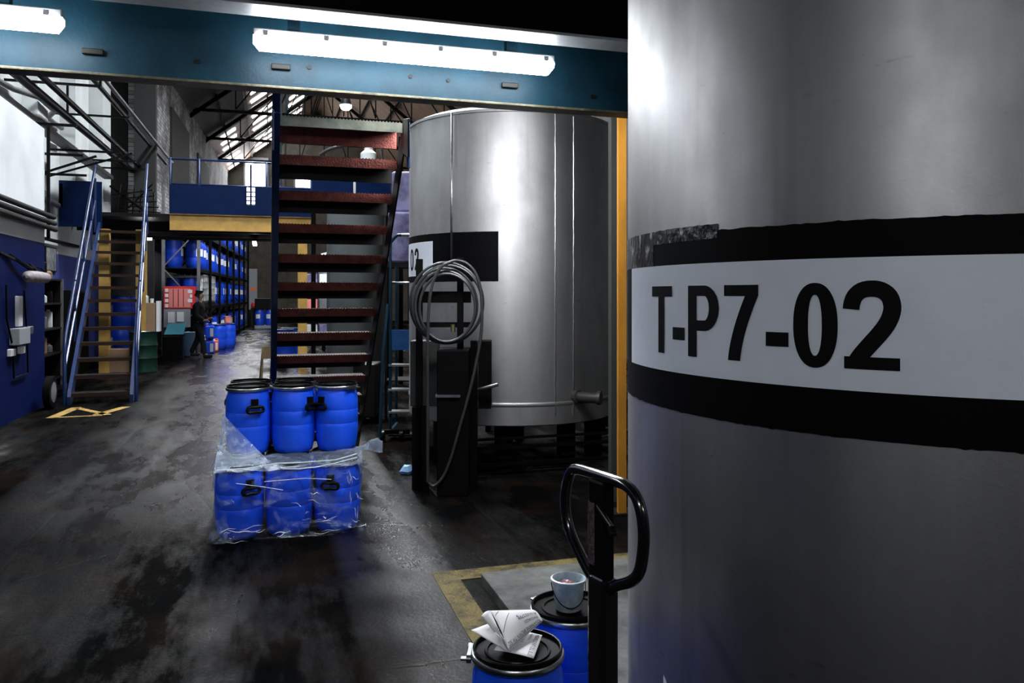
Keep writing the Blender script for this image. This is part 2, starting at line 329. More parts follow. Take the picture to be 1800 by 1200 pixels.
def text_obj(name, txt, size, mat, parent, M4, fit=None):
    cu = bpy.data.curves.new('t', 'FONT'); cu.body = txt; cu.size = size; cu.align_x = 'CENTER'; cu.align_y = 'CENTER'
    t = bpy.data.objects.new('t', cu); COL.objects.link(t); bpy.context.view_layer.update()
    me = bpy.data.meshes.new_from_object(t.evaluated_get(bpy.context.evaluated_depsgraph_get()))
    bpy.data.objects.remove(t); me.materials.clear(); me.materials.append(mat)
    if fit:
        wd = max(v.co.x for v in me.vertices)-min(v.co.x for v in me.vertices)
        me.transform(Matrix.Scale(fit/wd, 4, (1,0,0)))
    me.transform(M4); o = bpy.data.objects.new(name, me); COL.objects.link(o); o.parent = parent; return o
# ------------------------------------------------------------------ the setting
fl = MB(); fl.grid(lambda u, v: Vector((-7+17*u, -5+60*v, 0)), 2, 2, False); struct('floor', fl, m_floor)
W = MB(); W.box((-3.5,-4.5,0), (-3.2,13.5,4.15)); struct('wall_left', W, m_walll)
W = MB(); W.box((-4.5,13.0,0), (-4.2,24,9.2))
for y0, y1, dx, zt in ((16.2,16.9,.25,9),(18.9,20.2,.3,9),(21.6,22.6,.35,9)): W.box((-4.2,y0,3.6), (-4.2+dx,y1,zt))
W.box((-4.5,-4.5,4.16), (-4.2,13,9.2))
struct('wall_left_rear', W, m_wallr)
W = MB(); W.bar((-3.35,23,6.7), (-2.45,52,6.7), .3, 6.6)
struct('wall_left_brick', W, m_brick)
W = MB(); W.box((-3.32,22.7,3.45), (-2.80,22.98,9.2)); struct('wall_left_dark_gap', W, m_steelside)  # dark block added for the dark gap before the brick wall
W = MB(); W.bar((-3.02,28.1,5.6),(-2.88,32.5,5.6),.10,4.4); struct('door_1', W, m_steelside)
W = MB(); W.bar((-2.80,35.6,5.6),(-2.66,40.0,5.6),.10,4.0); struct('door_2', W, m_steelside)
W = MB(); W.box((-5,23.9,0), (-3.0,24.1,9.6)); struct('wall_recess', W, m_steelside)
W = MB(); W.bar((-3.5,24,1.7), (-2.6,52,1.7), .2, 3.4); struct('wall_left_lower', W, m_steelside)
W = MB(); W.box((-5,52,0), (-.0,52.2,4.6)); W.box((-5,52,4.6),(9,52.2,8.4)); W.box((0,52,0),(9,52.2,4.6)); W.box((-5,52,8.4),(-1.15,52.2,10.2))
W.box((-.05,52,8.4),(1.7,52.2,9.9)); W.box((2.75,52,8.4),(9,52.2,9.9)); W.box((-5,52,9.9),(9,52.2,14))
struct('wall_back', W, m_gable)
W = MB(); W.box((8.8,-4.5,0), (9,52,9.5)); struct('wall_right', W, m_steelside)
W = MB(); W.box((-3.5,-4.6,0), (9,-4.5,4.2)); struct('wall_behind', W, m_steelside)
CE = MB()
for lo, hi in (((-3.2,-4.5),(1.15,4.44)), ((3.6,-4.5),(8.8,4.44)), ((1.15,3.5),(3.6,4.44)), ((1.15,-4.5),(3.6,1.05))):
    CE.box((*lo,3.34), (*hi,3.42))
struct('ceiling', CE, m_blackmatt)
# roof of the far hall: dark boarding, tan boarding, glazing
RX = 3.0
def rz_(X): return 9.0+.77*(X+2.6) if X < RX else 9.0+.77*(RX+2.6)-.77*(X-RX)
def roofbox(x0, x1, y0, y1, t=.06, off=0.):
    b = MB(); vs = []
    for z in (0, t):
        for x, y in ((x0,y0),(x1,y0),(x1,y1),(x0,y1)): vs.append((x,y,rz_(x)+z+off))
    b.add(vs, [(0,3,2,1),(4,5,6,7),(0,1,5,4),(1,2,6,5),(2,3,7,6),(3,0,4,7)]); return b
W = roofbox(-4.6,-1.0,13,40.6)
for q in (roofbox(-1.0,RX,13,33), roofbox(RX,9,13,32)): W.add(q.v, q.f)
struct('roof', W, m_roofdark)
W = roofbox(-3.5,-1.0,40.6,52.2, off=.02)
for q in (roofbox(-1.0,RX,33,52.2, off=.02), roofbox(RX,9,32,52.2, off=.02)): W.add(q.v, q.f)
struct('roof_boarding', W, m_rooftan)
W = MB(); W.box((-4.6,-4.6,9.2), (9,13,9.3)); W.box((-4.6,13,9.2),(9,13.1,14)); struct('roof_near', W, m_roofdark)
gl = []
rows = [(36.3+1.6*i_, .42) for i_ in range(10)]
k = 1
for y, wd in rows:
    for x0, x1 in ((-2.2,-1.5),(-.7,.5),(1.1,1.9)):
        if y < 41 and x0 < -1: continue
        g = roofbox(x0, x1, y, y+wd, .03, -.05).build('window_%d' % k, m_sky); k += 1
        tag(g, 'bright glazed rooflight strip in the far hall roof', 'window', 'rooflight panes of the far hall', 'structure')
g = roofbox(-.72,.2,33.6,34.9,.03,-.05).build('window_%d' % k, m_sky); k += 1; tag(g, kind='structure')
# assumed rooflights, hidden from view, added to light the near bay of the hall
for y in (14.5, 18.0, 21.5):
    g = roofbox(.2,2.6,y,y+1.3,.03,-.05).build('window_%d' % k, m_assumed_sky); k += 1; tag(g, kind='structure')
for x0, x1, z0, z1, pane in ((-1.3,-.05,7.3,9.85,1),(1.7,2.75,8.45,9.3,1)):
    f = MB(); f.box((x0,51.95,z0),(x1,52.05,z1)); g = f.build('window_%d' % k, m_skywin); k += 1; tag(g, kind='structure')
    f = MB()
    for a, b in (((x0-.1,z0-.1),(x1+.1,z0)), ((x0-.1,z1),(x1+.1,z1+.35)), ((x0-.1,z0),(x0,z1)), ((x1,z0),(x1+.1,z1))):
        f.box((a[0],51.85,a[1]),(b[0],51.99,b[1]))
    f.build('window_frame', m_greypaint, g)
# trusses
for i, y in enumerate((27.5, 33.3, 39.2, 45.2)):
    t = MB(); zt = 9.0
    t.bar((-3.2,y,zt-.1), (8.6,y,zt-.1), .1, .12)
    t.bar((-2.9,y,rz_(-2.9)-.16), (RX,y,rz_(RX)-.16), .12, .16); t.bar((RX,y,rz_(RX)-.16), (8.4,y,rz_(8.4)-.16), .12, .16)
    for x in (-1.2,.4,1.7,3.0,4.3,5.8,7.2):
        t.bar((x,y,zt), (x,y,rz_(x)-.15), .05, .05)
    for x0, x1 in ((-1.2,.4),(.4,1.7),(1.7,3.0),(4.3,3.0),(5.8,4.3),(7.2,5.8)): t.bar((x0,y,zt), (x1,y,rz_(x1)-.2), .05, .05)
    tag(t.build('roof_truss', m_blackmatt), kind='structure')
t = MB()
for x in (-1.9,-.9,.0,1.0,2.0,4.0,5.0,6.0): t.bar((x,33,rz_(x)-.1), (x,52,rz_(x)-.1), .07, .1)
tag(t.build('roof_purlin', m_blackmatt), kind='structure')
# ------------------------------------------------------------------ mezzanine beams above
b = thing('steel_beam', 'blue grey steel beam spanning the photo above the stairs, dirty lower flange', 'beam', (0,4.48,2.755))
m = MB(); m.box((-3.15,.035,.015),(7,.055,.57)); m.build('web', m_beamblue, b)
m = MB(); m.box((-3.15,-.05,0),(7,.07,.014)); m.build('lower_flange', m_flange, b, bevel=.003)
m = MB(); m.box((-3.15,-.05,.571),(7,.14,.585)); m.build('upper_flange', m_beamblue, b)
for x in (-.9,.02,1.32): m = MB(); m.box((x,.012,.12),(x+.1,.034,.15)); m.build('bracket_shadow', m_dark, b, bevel=.004)  # dark blocks standing in for shadows on the web
for x in (-.35,.22,.78,1.0,1.9): m = MB(); m.lathe([(.012,0),(.012,.008)], 10, (x,.034,.13+.02*sin(x*9)), mat=Matrix.Rotation(pi/2,4,'X')); m.build('bolt_head', m_dark, b)
b = thing('steel_beam', 'grey white steel beam running just above the lit fluorescent lamps', 'beam', (0,4.05,3.03))
m = MB(); m.box((-3.15,-.09,0),(7,.09,.015)); m.build('lower_flange', m_greypaint, b, bevel=.003)
m = MB(); m.box((-3.15,-.01,.016),(7,.01,.30)); m.build('web', m_blackmatt, b)
for y0 in (-.6,):
    b = thing('steel_beam', 'dark steel beam under the mezzanine behind the photographer', 'beam', (0,y0,3.0))
    m = MB(); m.box((-3.1,-.08,0),(1.1,.08,.015)); m.box((-3.1,-.01,.015),(1.1,.01,.33)); m.build('web', m_blackmatt, b)
rz0 = 5.9
def batten(loc, L, rz, label, mat=m_diff, group=None, rod=.10, name='fluorescent_lamp'):
    t = thing(name, label, 'lamp', loc, rz, group)
    m = MB(); m.box((0,-.035,.045),(L,.035,.085)); m.build('housing', m_greypaint, t, bevel=.006)
    m = MB(); pr = [(-.055,.048),(-.06,.02),(-.045,-.012),(0,-.022),(.045,-.012),(.06,.02),(.055,.048)]
    vs = []
    for x, sc in ((0,.5),(.03,1),(L-.03,1),(L,.5)): vs += [(x, y*sc, .048+(z-.048)*sc) for y, z in pr]
    fs = []
    for i in range(3):
        for j in range(6): fs.append((i*7+j, i*7+j+1, (i+1)*7+j+1, (i+1)*7+j))
        fs.append((i*7+6, i*7, (i+1)*7, (i+1)*7+6))
    fs += [tuple(range(6,-1,-1)), tuple(range(21,28))]
    m.add(vs, fs, False).build('diffuser', mat, t)
    for i in range(6):
        for sy in (-.062,.052): x = .06+(L-.12)*i/5; m = MB(); m.box((x-.012,sy,.04),(x+.012,sy+.01,.066)); m.build('clip', m_chrome, t)
    for x in (.2, L-.25): m = MB(); m.box((x-.03,-.03,.085),(x+.03,.03,.085+rod)); m.build('hanger', m_beamblue, t)
    return t
batten((-.07,4.26,2.92), 1.62, 0, 'long lit fluorescent lamp above the staircase, right of two on the beam')
batten((-2.55,4.26,2.92), 1.62, 0, 'lit fluorescent lamp cut off by the left edge of the photo')
batten((-1.6,-.6,2.86), 1.6, 0, 'assumed unseen lit fluorescent lamp under the mezzanine behind the photographer', m_assumed_rear, rod=.06)  # assumed lamp, unseen, added for the glow on both steel tanks
batten((1.9,-2.2,3.2), 1.6, 0, 'assumed unseen lit fluorescent lamp near the wall behind the photographer', m_assumed_rear)  # second assumed lamp out of view, added to brighten the large tank
for i, y in enumerate((26.0,31.5,37.5)):  # unseen lamps added to brighten the racks and aisle
    batten((.2+.3*i,y,4.7), 1.6, pi/2, 'unseen fluorescent lamp added to brighten the aisle beyond the gallery, %s of three' % ['nearest','middle','farthest'][i], m_rackfill, rod=rz_(.2+.3*i)-4.785+.03)
f = MB(); f.box((-1.6,8.8,9.12),(.2,10.4,9.17)); g = f.build('window_%d' % k, emis('added wall light', (.93,.97,1), 95)); k += 1; tag(g, kind='structure')  # unseen glowing panel added to brighten the left wall
# assumed unseen lamp above the beam, added to light middle tank and stair
lt = batten((.55,5.0,3.02), 1.6, 0, 'assumed unseen lit fluorescent lamp high behind the beam in front of the labelled grey tank', m_assumed_beam, rod=.02)
for x in (.2,1.4): m = MB(); m.box((x-.02,-.462,.105),(x+.02,.03,.12)); m.build('bracket_arm', m_dark, lt)  # arms added to carry the assumed lamp
# ------------------------------------------------------------------ big tank T-P7-02
TC = P(0,0,0); r_, d_ = 1.58, 2.87
TC = Vector((r_*cos(A)+d_*sin(A), d_*cos(A)-r_*sin(A), 0)); TR = 1.15
def hit(px, C=TC, R=TR):            # angle on the tank under a photo column
    u = (px-900)/FX; D = Vector((u*cos(A)+sin(A), cos(A)-u*sin(A))); q = -Vector((C.x, C.y))
    a = D.dot(D); b2 = D.dot(q); c = q.dot(q)-R*R; disc = b2*b2-a*c
    if disc < 0: disc = 0
    t = (-b2-math.sqrt(disc))/a; p_ = D*t; return math.atan2(p_.y-C.y, p_.x-C.x) % (2*pi)
aL = hit(1107); aR = hit(1800); print('tank', TC, aL, aR)
tk = thing('storage_tank', 'large stainless steel tank close at right, lettered T-P7-02 on a black banded sign', 'tank', (TC.x,TC.y,.062))
def tz(z): return z-.062
m = MB(); m.lathe([(TR-.03,0),(TR,.03),(TR,4.2),(TR*.6,4.4),(.01,4.5)], 192); m.build('body', m_tank, tk)
def band(name, z0, z1, a0, a1, mat, rr, C=tk, tzf=tz, R=TR, n=64, rag=0):
    m = MB(); vs = []
    for k2 in range(2):
        R2 = R+.001+(rr if k2 else 0)
        for zz, sgn in ((z0,-1),(z1,1)):
            for j in range(n+1):
                an = a0+(a1-a0)*j/n
                dz = sgn*rag*abs(noise.noise(Vector((an*40, zz*3, 0)))) if rag else 0
                vs.append((R2*cos(an), R2*sin(an), tzf(zz)+dz))
    q = n+1; fs = []
    for j in range(n):
        fs += [(2*q+j,2*q+j+1,3*q+j+1,3*q+j), (j+1,j,q+j,q+j+1), (j,j+1,2*q+j+1,2*q+j), (q+j+1,q+j,3*q+j,3*q+j+1)]
    fs += [(0,2*q,3*q,q), (n,q+n,3*q+n,2*q+n)]
    m.add(vs, fs, True); return m.build(name, mat, C)
a_s = aL-.035; a_e = aR+1.3
tb = band('black_band', 1.295, 1.835, a_s-.09, a_e, m_tape, .0012, n=220, rag=.006)
band('worn_band_patch', 1.815, 1.855, a_s-.09, hit(1262), m_tapeworn, .0022, rag=.004)
band('worn_band_patch', 1.745, 1.838, a_s-.09, hit(1150), m_tapeworn, .0022)
band('sign_panel', 1.413, 1.744, hit(1112.5), a_e, m_sign, .003, n=160)
# lettering
def smooth(pts, n=4, closed=False):
    out = []; k2 = len(pts); V = [Vector(p_) for p_ in pts]
    for i in range(k2-1):
        p0, p1, p2, p3 = V[max(i-1,0)], V[i], V[i+1], V[min(i+2,k2-1)]
        for j in range(n):
            t_ = j/n; out.append(.5*((2*p1)+(-p0+p2)*t_+(2*p0-5*p1+4*p2-p3)*t_*t_+(-p0+3*p1-3*p2+p3)*t_**3))
    out.append(V[-1]); return out
def glyph(ch, w, t, tv):
    P_ = []
    def rect(x0,y0,x1,y1): P_.append([(x0,y0),(x1,y0),(x1,y1),(x0,y1)])
    def strip(pts, ws):
        k2 = len(pts); L_ = []; R_ = []
        for i in range(k2):
            a = Vector(pts[max(i-1,0)]); b_ = Vector(pts[min(i+1,k2-1)]); d = (b_-a).normalized(); n_ = Vector((-d.y,d.x))
            p0 = Vector(pts[i]); L_.append(p0+n_*ws[i][0]); R_.append(p0-n_*ws[i][0])
        for i in range(k2-1): P_.append([tuple(R_[i]),tuple(R_[i+1]),tuple(L_[i+1]),tuple(L_[i])])
    def ring(cx, cy, rx, ry, a0, a1, n=28, e=2.0):
        def pt(a, rx, ry):
            c, s_ = cos(a), sin(a)
            return (cx+rx*math.copysign(abs(c)**(2/e), c), cy+ry*math.copysign(abs(s_)**(2/e), s_))
        for i in range(n):
            p0 = a0+(a1-a0)*i/n; p1 = a0+(a1-a0)*(i+1)/n
            P_.append([pt(p0,rx-t,ry-tv),pt(p0,rx,ry),pt(p1,rx,ry),pt(p1,rx-t,ry-tv)])
    if ch == 'T': rect(0,.845,w,1); rect(w/2-t/2,0,w/2+t/2,.85)
    elif ch == '-': rect(0,.22,w,.40)
    elif ch == 'P':
        rect(0,0,t,1); rect(t,1-tv,w*.55,1); rect(t,.37,w*.55,.37+tv); ring(w*.55,.685,w*.45,.315,-pi/2,pi/2)
    elif ch == '7':
        rect(0,1-tv,w,1)
        for i in range(16):
            def xx(y): return w*.34+(w*.66-t*.45)*(max(0,y/.86))**1.5
            y0 = .86*i/16; y1 = .86*(i+1)/16
            P_.append([(xx(y0)-t*.62,y0),(xx(y0)+t*.45,y0),(xx(y1)+t*.45,y1),(xx(y1)-t*.62,y1)])
    elif ch == '0': ring(w/2,.5,w/2,.515,0,2*pi,56,2.25)
    elif ch == '2':
        rect(0,0,w,tv)
        cp = [(.13,.70),(.145,.77),(.20,.855),(.32,.92),(.49,.942),(.67,.925),(.81,.855),(.865,.74),(.84,.63),(.76,.52),(.62,.40),(.45,.275),(.29,.15),(.20,.06)]
        sp = [tuple(q) for q in smooth([(x*w,y) for x, y in cp], 3)]
        strip(sp, [(t*.5,)]*len(sp))
    return P_
def lettering(chars, C, R, z0, cap, parent, tzf, t, off=.0056, name='sign_lettering'):
    for ch, a0, a1 in chars:
        m = MB(); w_ = (a1-a0)*R/cap; t2 = t if ch != 'T' else t
        for poly in glyph(ch, w_, t2, .145):
            # split wide pieces so they follow the curve
            xs = [p_[0] for p_ in poly]; n = 1
            if len(set(round(p_[0],5) for p_ in poly)) <= 2 and max(xs)-min(xs) > .12: n = 6
            for i in range(n):
                if n == 1: pp = poly
                else:
                    x0 = min(xs)+(max(xs)-min(xs))*i/n; x1 = min(xs)+(max(xs)-min(xs))*(i+1)/n
                    ys = [p_[1] for p_ in poly]; pp = [(x0,min(ys)),(x1,min(ys)),(x1,max(ys)),(x0,max(ys))]
                vs = [((R+off)*cos(a0+x*cap/R), (R+off)*sin(a0+x*cap/R), tzf(z0+y*cap)) for x, y in pp]
                k2 = len(m.v); m.v += vs; m.f.append((k2,k2+1,k2+2,k2+3)); m.sm.append(False)
        m.build({'-':'dash','T':'letter','P':'letter'}.get(ch,'numeral'), m_ink, parent)
spans = [('T',1149,1184),('-',1185,1206),('P',1212,1266),('7',1275,1335),('-',1348,1388),('0',1396,1474),('2',1485,1583)]
lettering([(c, hit(a), hit(b_)) for c, a, b_ in spans], TC, TR, 1.468, .211, tk, tz, .19)
# paper label low on the tank: right-angled corner of a diamond notice
a0 = hit(1168); rr = TR+.004; m = MB(); ztop = CZ-(1160-519)/FX*2.62
n = 10
for i in range(n):
    s0 = .20*i/n; s1 = .20*(i+1)/n
    m.add([(rr*cos(a0+s0/TR), rr*sin(a0+s0/TR), tz(ztop-.30)),(rr*cos(a0+s1/TR), rr*sin(a0+s1/TR), tz(ztop-.30)),
           (rr*cos(a0+s1/TR), rr*sin(a0+s1/TR), tz(ztop-s1*.72)),(rr*cos(a0+s0/TR), rr*sin(a0+s0/TR), tz(ztop-s0*.72))], [(0,1,2,3)])
m.build('label', m_sign, tk)
# plinth and floor lines
m = MB(); pl = [(1.24,.9),(3.7,.9),(3.7,4.42),(1.17,4.42),(1.17,3.1),(1.24,3.1)]
m.add([(x,y,.0) for x,y in pl]+[(x,y,.06) for x,y in pl], [(6,7,8,9,10,11)]+[(i,(i+1)%6,(i+1)%6+6,i+6) for i in range(6)])
tag(m.build('plinth', m_slab, bevel=.006), kind='structure')
m = MB(); m.box((.93,1.0,.001),(1.07,4.66,.004)); m.box((1.07,4.50,.001),(2.9,4.66,.004))
tag(m.build('floor_marking', m_lineyel), 'worn yellow painted floor line round the slab of the large tank', 'floor marking')
m = MB(); a = PF(85,735); b_ = PF(140,714); c = PF(218,714)
def lineq(p0, p1, wd):
    d = (p1-p0).normalized(); n_ = Vector((-d.y,d.x,0))*wd/2
    m.add([Vector((q.x,q.y,.004)) for q in (p0-n_,p1-n_,p1+n_,p0+n_)], [(0,1,2,3)])
lineq(PF(90,735), PF(135,716), .14); lineq(PF(135,717), PF(190,729), .1); lineq(PF(170,729), PF(222,715), .14); lineq(PF(95,734), PF(180,730), .07)
tag(m.build('floor_marking', M('yellow chevron paint', (.34,.22,.07), .5, col2=(.12,.09,.04), scale=8, edge=(.35,.5), spec=.1)), 'worn yellow painted chevron on the floor at the foot of the left stair', 'floor marking')
# ------------------------------------------------------------------ middle tank
C2 = Vector((2.455,8.03,0)); R2 = 1.065
t2 = thing('storage_tank', 'raised grey steel tank behind the hose rack, black band with a white numbered sign', 'tank', (C2.x,C2.y,0))
m = MB(); m.lathe([(R2-.02,.44),(R2,.45),(R2,3.34),(R2+.012,3.345),(R2+.012,3.37),(R2-.1,3.42),(.02,3.62)], 128); m.build('body', m_tank2, t2)
m = MB()
m.lathe([(R2+.002,.62),(R2+.008,.63),(R2+.008,.65),(R2+.002,.66)], 128, caps=False)
m.build('weld_ring', m_tank2, t2)
for px in (976,1008):
    an = hit(px, C2, R2); m = MB(); x, y = (R2+.002)*cos(an), (R2+.002)*sin(an)
    pts = [(x+.0015*sin(i*5.1), y+.0015*cos(i*3.7), .52+2.82*i/60) for i in range(61)]; m.tube(pts, .006, 6); m.build('weld_seam', m_ring, t2)
m = MB(); an = hit(797, C2, R2); x, y = (R2+.03)*cos(an), (R2+.03)*sin(an); m.tube([(x,y,1.9),(x,y,3.36)], .011, 8); m.build('pipe', m_chrome, t2)
for ang in (-1.2,-1.95,1.2,1.95,-.35,pi+.35):
    m = MB(); x, y = .86*cos(ang), .86*sin(ang); m.box((x-.07,y-.07,0),(x+.07,y+.07,.46)); m.build('leg', m_blackmatt, t2)
idz = lambda z: z
ab0 = hit(719,C2,R2)-.25; ab1 = hit(876,C2,R2)
band('black_band', 1.78, 2.24, ab0, ab1, m_tape, .0012, C=t2, tzf=idz, R=R2, n=80, rag=.004)
band('sign_panel', 1.84, 2.17, ab0-.2, hit(761,C2,R2), m_sign, .003, C=t2, tzf=idz, R=R2, n=40)
a7 = hit(728,C2,R2)
lettering([('0',hit(722.5,C2,R2),hit(728,C2,R2)),('2',hit(730,C2,R2),hit(736.5,C2,R2))], C2, R2, 1.90, .21, t2, idz, .17)
an = hit(1012,C2,R2); dv = Vector((cos(an), sin(an), 0)); zc = CZ-(694-519)/FX*7.6
v = thing('x','x','x') ; bpy.data.objects.remove(v)
m = MB(); p0 = dv*(R2-.01)+Vector((0,0,zc)); sd = Vector((.9,-.45,0)).normalized()
m.tube([p0, p0+dv*.06],.06,16); m.tube([p0+dv*.06, p0+dv*.10],.045,16); m.tube([p0+dv*.08, p0+dv*.13+sd*.03, p0+dv*.16+sd*.12],.05,16)
m.tube([p0+dv*.155+sd*.11, p0+dv*.165+sd*.135],.065,20)
m.build('outlet_valve', M('dull valve steel', (.05,.05,.046), .45, .4), t2)
# rails below the tank
m = MB(); m.bar((-.75,-.98,.33),(.95,-.98,.33),.04,.02); m.bar((-.75,-1.0,.25),(.95,-1.0,.25),.04,.03); m.bar((-.9,-1.02,.1),(1.1,-1.02,.1),.05,.03); m.build('base_rail', m_blackmatt, t2)
# amber column right of the tank
q = PF(1094,905); c = thing('steel_column', 'amber yellow steel column between the two tanks', 'column', (q.x,q.y,0))
c.rotation_euler.z = -A*.5
m = MB(); m.box((-.031,0,.0),(.031,.04,4.3)); m.build('shaft', m_orange, c)
m = MB(); m.box((-.09,-.03,0),(.09,.16,.015)); m.build('base_plate', m_dark, c)
q2 = P(1078,400,6.4); m = MB(); m.bar((q2.x,q2.y,0),(q2.x,q2.y,4.4),.06,.06); tag(m.build('conduit_post', M('dull green post', (.025,.03,.028), .6)), 'slim grey green post just left of the amber column', 'post')
# ------------------------------------------------------------------ near staircase (climbs towards the photographer)
s = thing('staircase', 'wide open steel staircase with rust red treads climbing towards the beam', 'staircase', (.08,5.06,0))
SW = .742; G = .225; H = .2; Z0 = 2.745
def strg(x0, x1, mat, nm, fl_):
    m = MB(); yb = 13.3*G
    # sloped channel plate
    def zz(y): return Z0-H/G*y
    pr = [(-.10,zz(-.10)+.07),(-.10,zz(-.10)-.20),(yb+.1,zz(yb+.1)-.10),(yb+.35,0),(yb+.08,.0),(yb+.05,zz(yb+.05)+.07)]
    pr = [(-.18,2.74),(-.18,2.50),(0,zz(0)-.19),(yb-.1,zz(yb-.1)-.16),(yb+.02,0),(yb+.30,0),(yb+.12,zz(yb+.12)+.07),(.0,zz(0)+.03)]
    n = len(pr)
    m.add([(x0,y,z) for y,z in pr]+[(x1,y,z) for y,z in pr], [tuple(range(n)), tuple(reversed(range(n,2*n)))]+[((i+1)%n,i,i+n,(i+1)%n+n) for i in range(n)])
    return m.build(nm, mat, s, bevel=.003)
strg(-.055,-.043,m_railblue,'stringer',1)
m = MB()
for k2 in (0,1):
    z_ = lambda y: Z0-H/G*y
    m.bar((-.03 ,-.17,z_(-.17)-.04+(.0 if k2 else -.0)-.13*(1-k2)*1.0,), (-.03,13.1*G,z_(13.1*G)-.04-.13*(1-k2)), .045, .012)
m.build('stringer_flange', m_railblue, s)
strg(SW+.005,SW+.017,m_dark,'stringer',1)
for k2 in range(13):
    y = k2*G; z = Z0-k2*H
    mat = m_treadgrey if k2 == 0 else m_rust
    m = MB(); m.box((-.012,y,z-.006),(SW,y+.235,z)); m.build('tread', m_rusttop, s)
    tr = s.children[-1]
    m = MB(); m.box((-.012,y-.006,z-.06),(SW,y,z+.001)); m.build('tread_nosing', mat, tr)
    m = MB(); m.box((-.012,y+.235,z-.12),(SW,y+.241,z+.001)); m.build('tread_back_plate', m_rust if k2 == 0 else m_dark, tr); m = MB()
    for i in range(36):
        x = -.005+SW*i/36; m.add([(x,y-.0065,z),(x+.016,y-.0065,z),(x+.008,y-.0065,z+.008),(x,y+.01,z),(x+.016,y+.01,z),(x+.008,y+.01,z+.008)], [(0,1,2),(5,4,3),(0,2,5,3),(2,1,4,5)])
    m.build('tread_grip', mat, tr)
# post at the head of the stair right
m = MB(); m.tube([(SW+.035,-.02,2.46),(SW+.035,-.02,2.75)], .012, 10); m.build('rail_post', m_railblue, s)
# ------------------------------------------------------------------ far left staircase
q = P(126,692,12.1); q.z = 0; qr = math.radians(22.86)-A
ls = thing('staircase', 'narrow dark staircase at left rising to the blue gallery, blue tube handrails', 'staircase', (q.x,q.y,0), qr)
LW = .80; LG = .398; LH = .2375; NT = 13
for i in range(NT):
    m = MB(); y = i*LG; z = .155+i*LH; m.box((0,y,z-.03),(LW,y+.30,z)); t = m.build('tread', m_dark, ls)
    m = MB(); m.box((0,y-.008,z-.055),(LW,y,z+.002)); m.build('tread_nosing', m_brown, t)
for x in (-.05, LW+.0):
    m = MB(); zz = lambda y: .155+LH/LG*y
    pr = [(-.12,0),(.12,0),(NT*LG,zz(NT*LG)-.22),(NT*LG,zz(NT*LG)+.02),(0,zz(0)+.08),(-.12,.12)]; n = 6
    m.add([(x,y,z) for y,z in pr]+[(x+.05,y,z) for y,z in pr], [tuple(range(n)), tuple(reversed(range(n,2*n)))]+[((i+1)%n,i,i+n,(i+1)%n+n) for i in range(n)])
    m.build('stringer', m_railblue, ls)
TZ = .155+LH*(NT-.6)
for x in (-.09, LW+.09):
    m = MB(); zz = lambda y: .155+LH/LG*y
    yt = (NT-1)*LG+.1
    m.tube([(x,-.05,0),(x,-.05,.75),(x,.1,1.05),(x,yt,zz(yt)+1.25),(x,yt+.2,zz(yt)+1.4)], .028, 10)
    m.tube([(x,-.02,.55),(x,yt,zz(yt)+.55)], .022, 8)
    for y in (1.3,2.7,4.1): m.tube([(x,y,zz(y)-.05),(x,y,zz(y)+.98)], .02, 8)
    m.tube([(x,yt,zz(yt)-.1),(x,yt,zz(yt)+1.02)], .024, 8)
    m.build('handrail', m_railblue, ls)
# ------------------------------------------------------------------ gallery the left stair climbs to
PYg = 18.62; ZG = 3.42
g = thing('gallery', 'raised gallery with blue panel parapet and ochre yellow edge beam', 'gallery', (0,0,0))
m = MB(); m.box((-4.15,PYg+.1,ZG-.08),(1.0,PYg+4.2,ZG)); m.build('deck', m_dark, g)
m = MB(); m.box((-2.02,PYg,ZG-.34),(.95,PYg+.012,ZG)); m.box((-2.02,PYg-.05,ZG-.02),(.95,PYg+.09,ZG)); m.box((-2.02,PYg-.05,ZG-.36),(.95,PYg+.09,ZG-.34)); m.box((.5,PYg-.03,ZG-.33),(.52,PYg,ZG-.02)); m.build('edge_beam', m_yellow, g)
xa = PY(434,300,PYg-.06).x; xb = PY(448,300,PYg-.06).x
def parapet(x0, x1, y, z0, z1, slots=None):
    m = MB()
    if slots: 
        s0, s1 = slots; m.box((x0,y,z0),(s0,y+.02,z1)); m.box((s1,y,z0),(x1,y+.02,z1)); m.box((s0,y,z0),(s1,y+.02,z0+.22))
        mid = (s0+s1)/2; m.box((mid-.02,y-.03,z0),(mid+.02,y+.02,z1+.5))
        for zz2 in (z0+.31,z0+.40,z0+.5): m.box((s0,y,zz2),(s1,y+.02,zz2+.03))
    else: m.box((x0,y,z0),(x1,y+.02,z1))
    return m
m = parapet(-2.02,.98,PYg-.06,ZG,ZG+.62,(xa,xb)); m.build('parapet', m_panelblue, g)
xe = PY(179,340,PYg-.06).x; m = parapet(-4.14,xe,PYg-.06,ZG-.05,ZG+.62); m.box((-4.14,PYg-.06,ZG-.34),(xe,PYg-.04,ZG-.05)); m.build('parapet', m_panelblue, g)
m = MB(); m.tube([(-2.02,PYg-.03,ZG+1.18),(1.0,PYg-.03,ZG+1.18)], .024, 8); m.tube([(-2.02,PYg-.03,ZG+.64),(1.0,PYg-.03,ZG+.64)], .02, 8)
for x in (-2.0,-1.42,-.02,.95): m.tube([(x,PYg-.03,ZG),(x,PYg-.03,ZG+1.2)], .026, 8)
m.build('guard_rail', m_railblue, g)
m = MB(); m.bar((-4.1,PYg-.05,ZG+.06),(-4.1,PYg-.05,ZG+.55),.06,.02); m.build('end_strip', m_white, g)
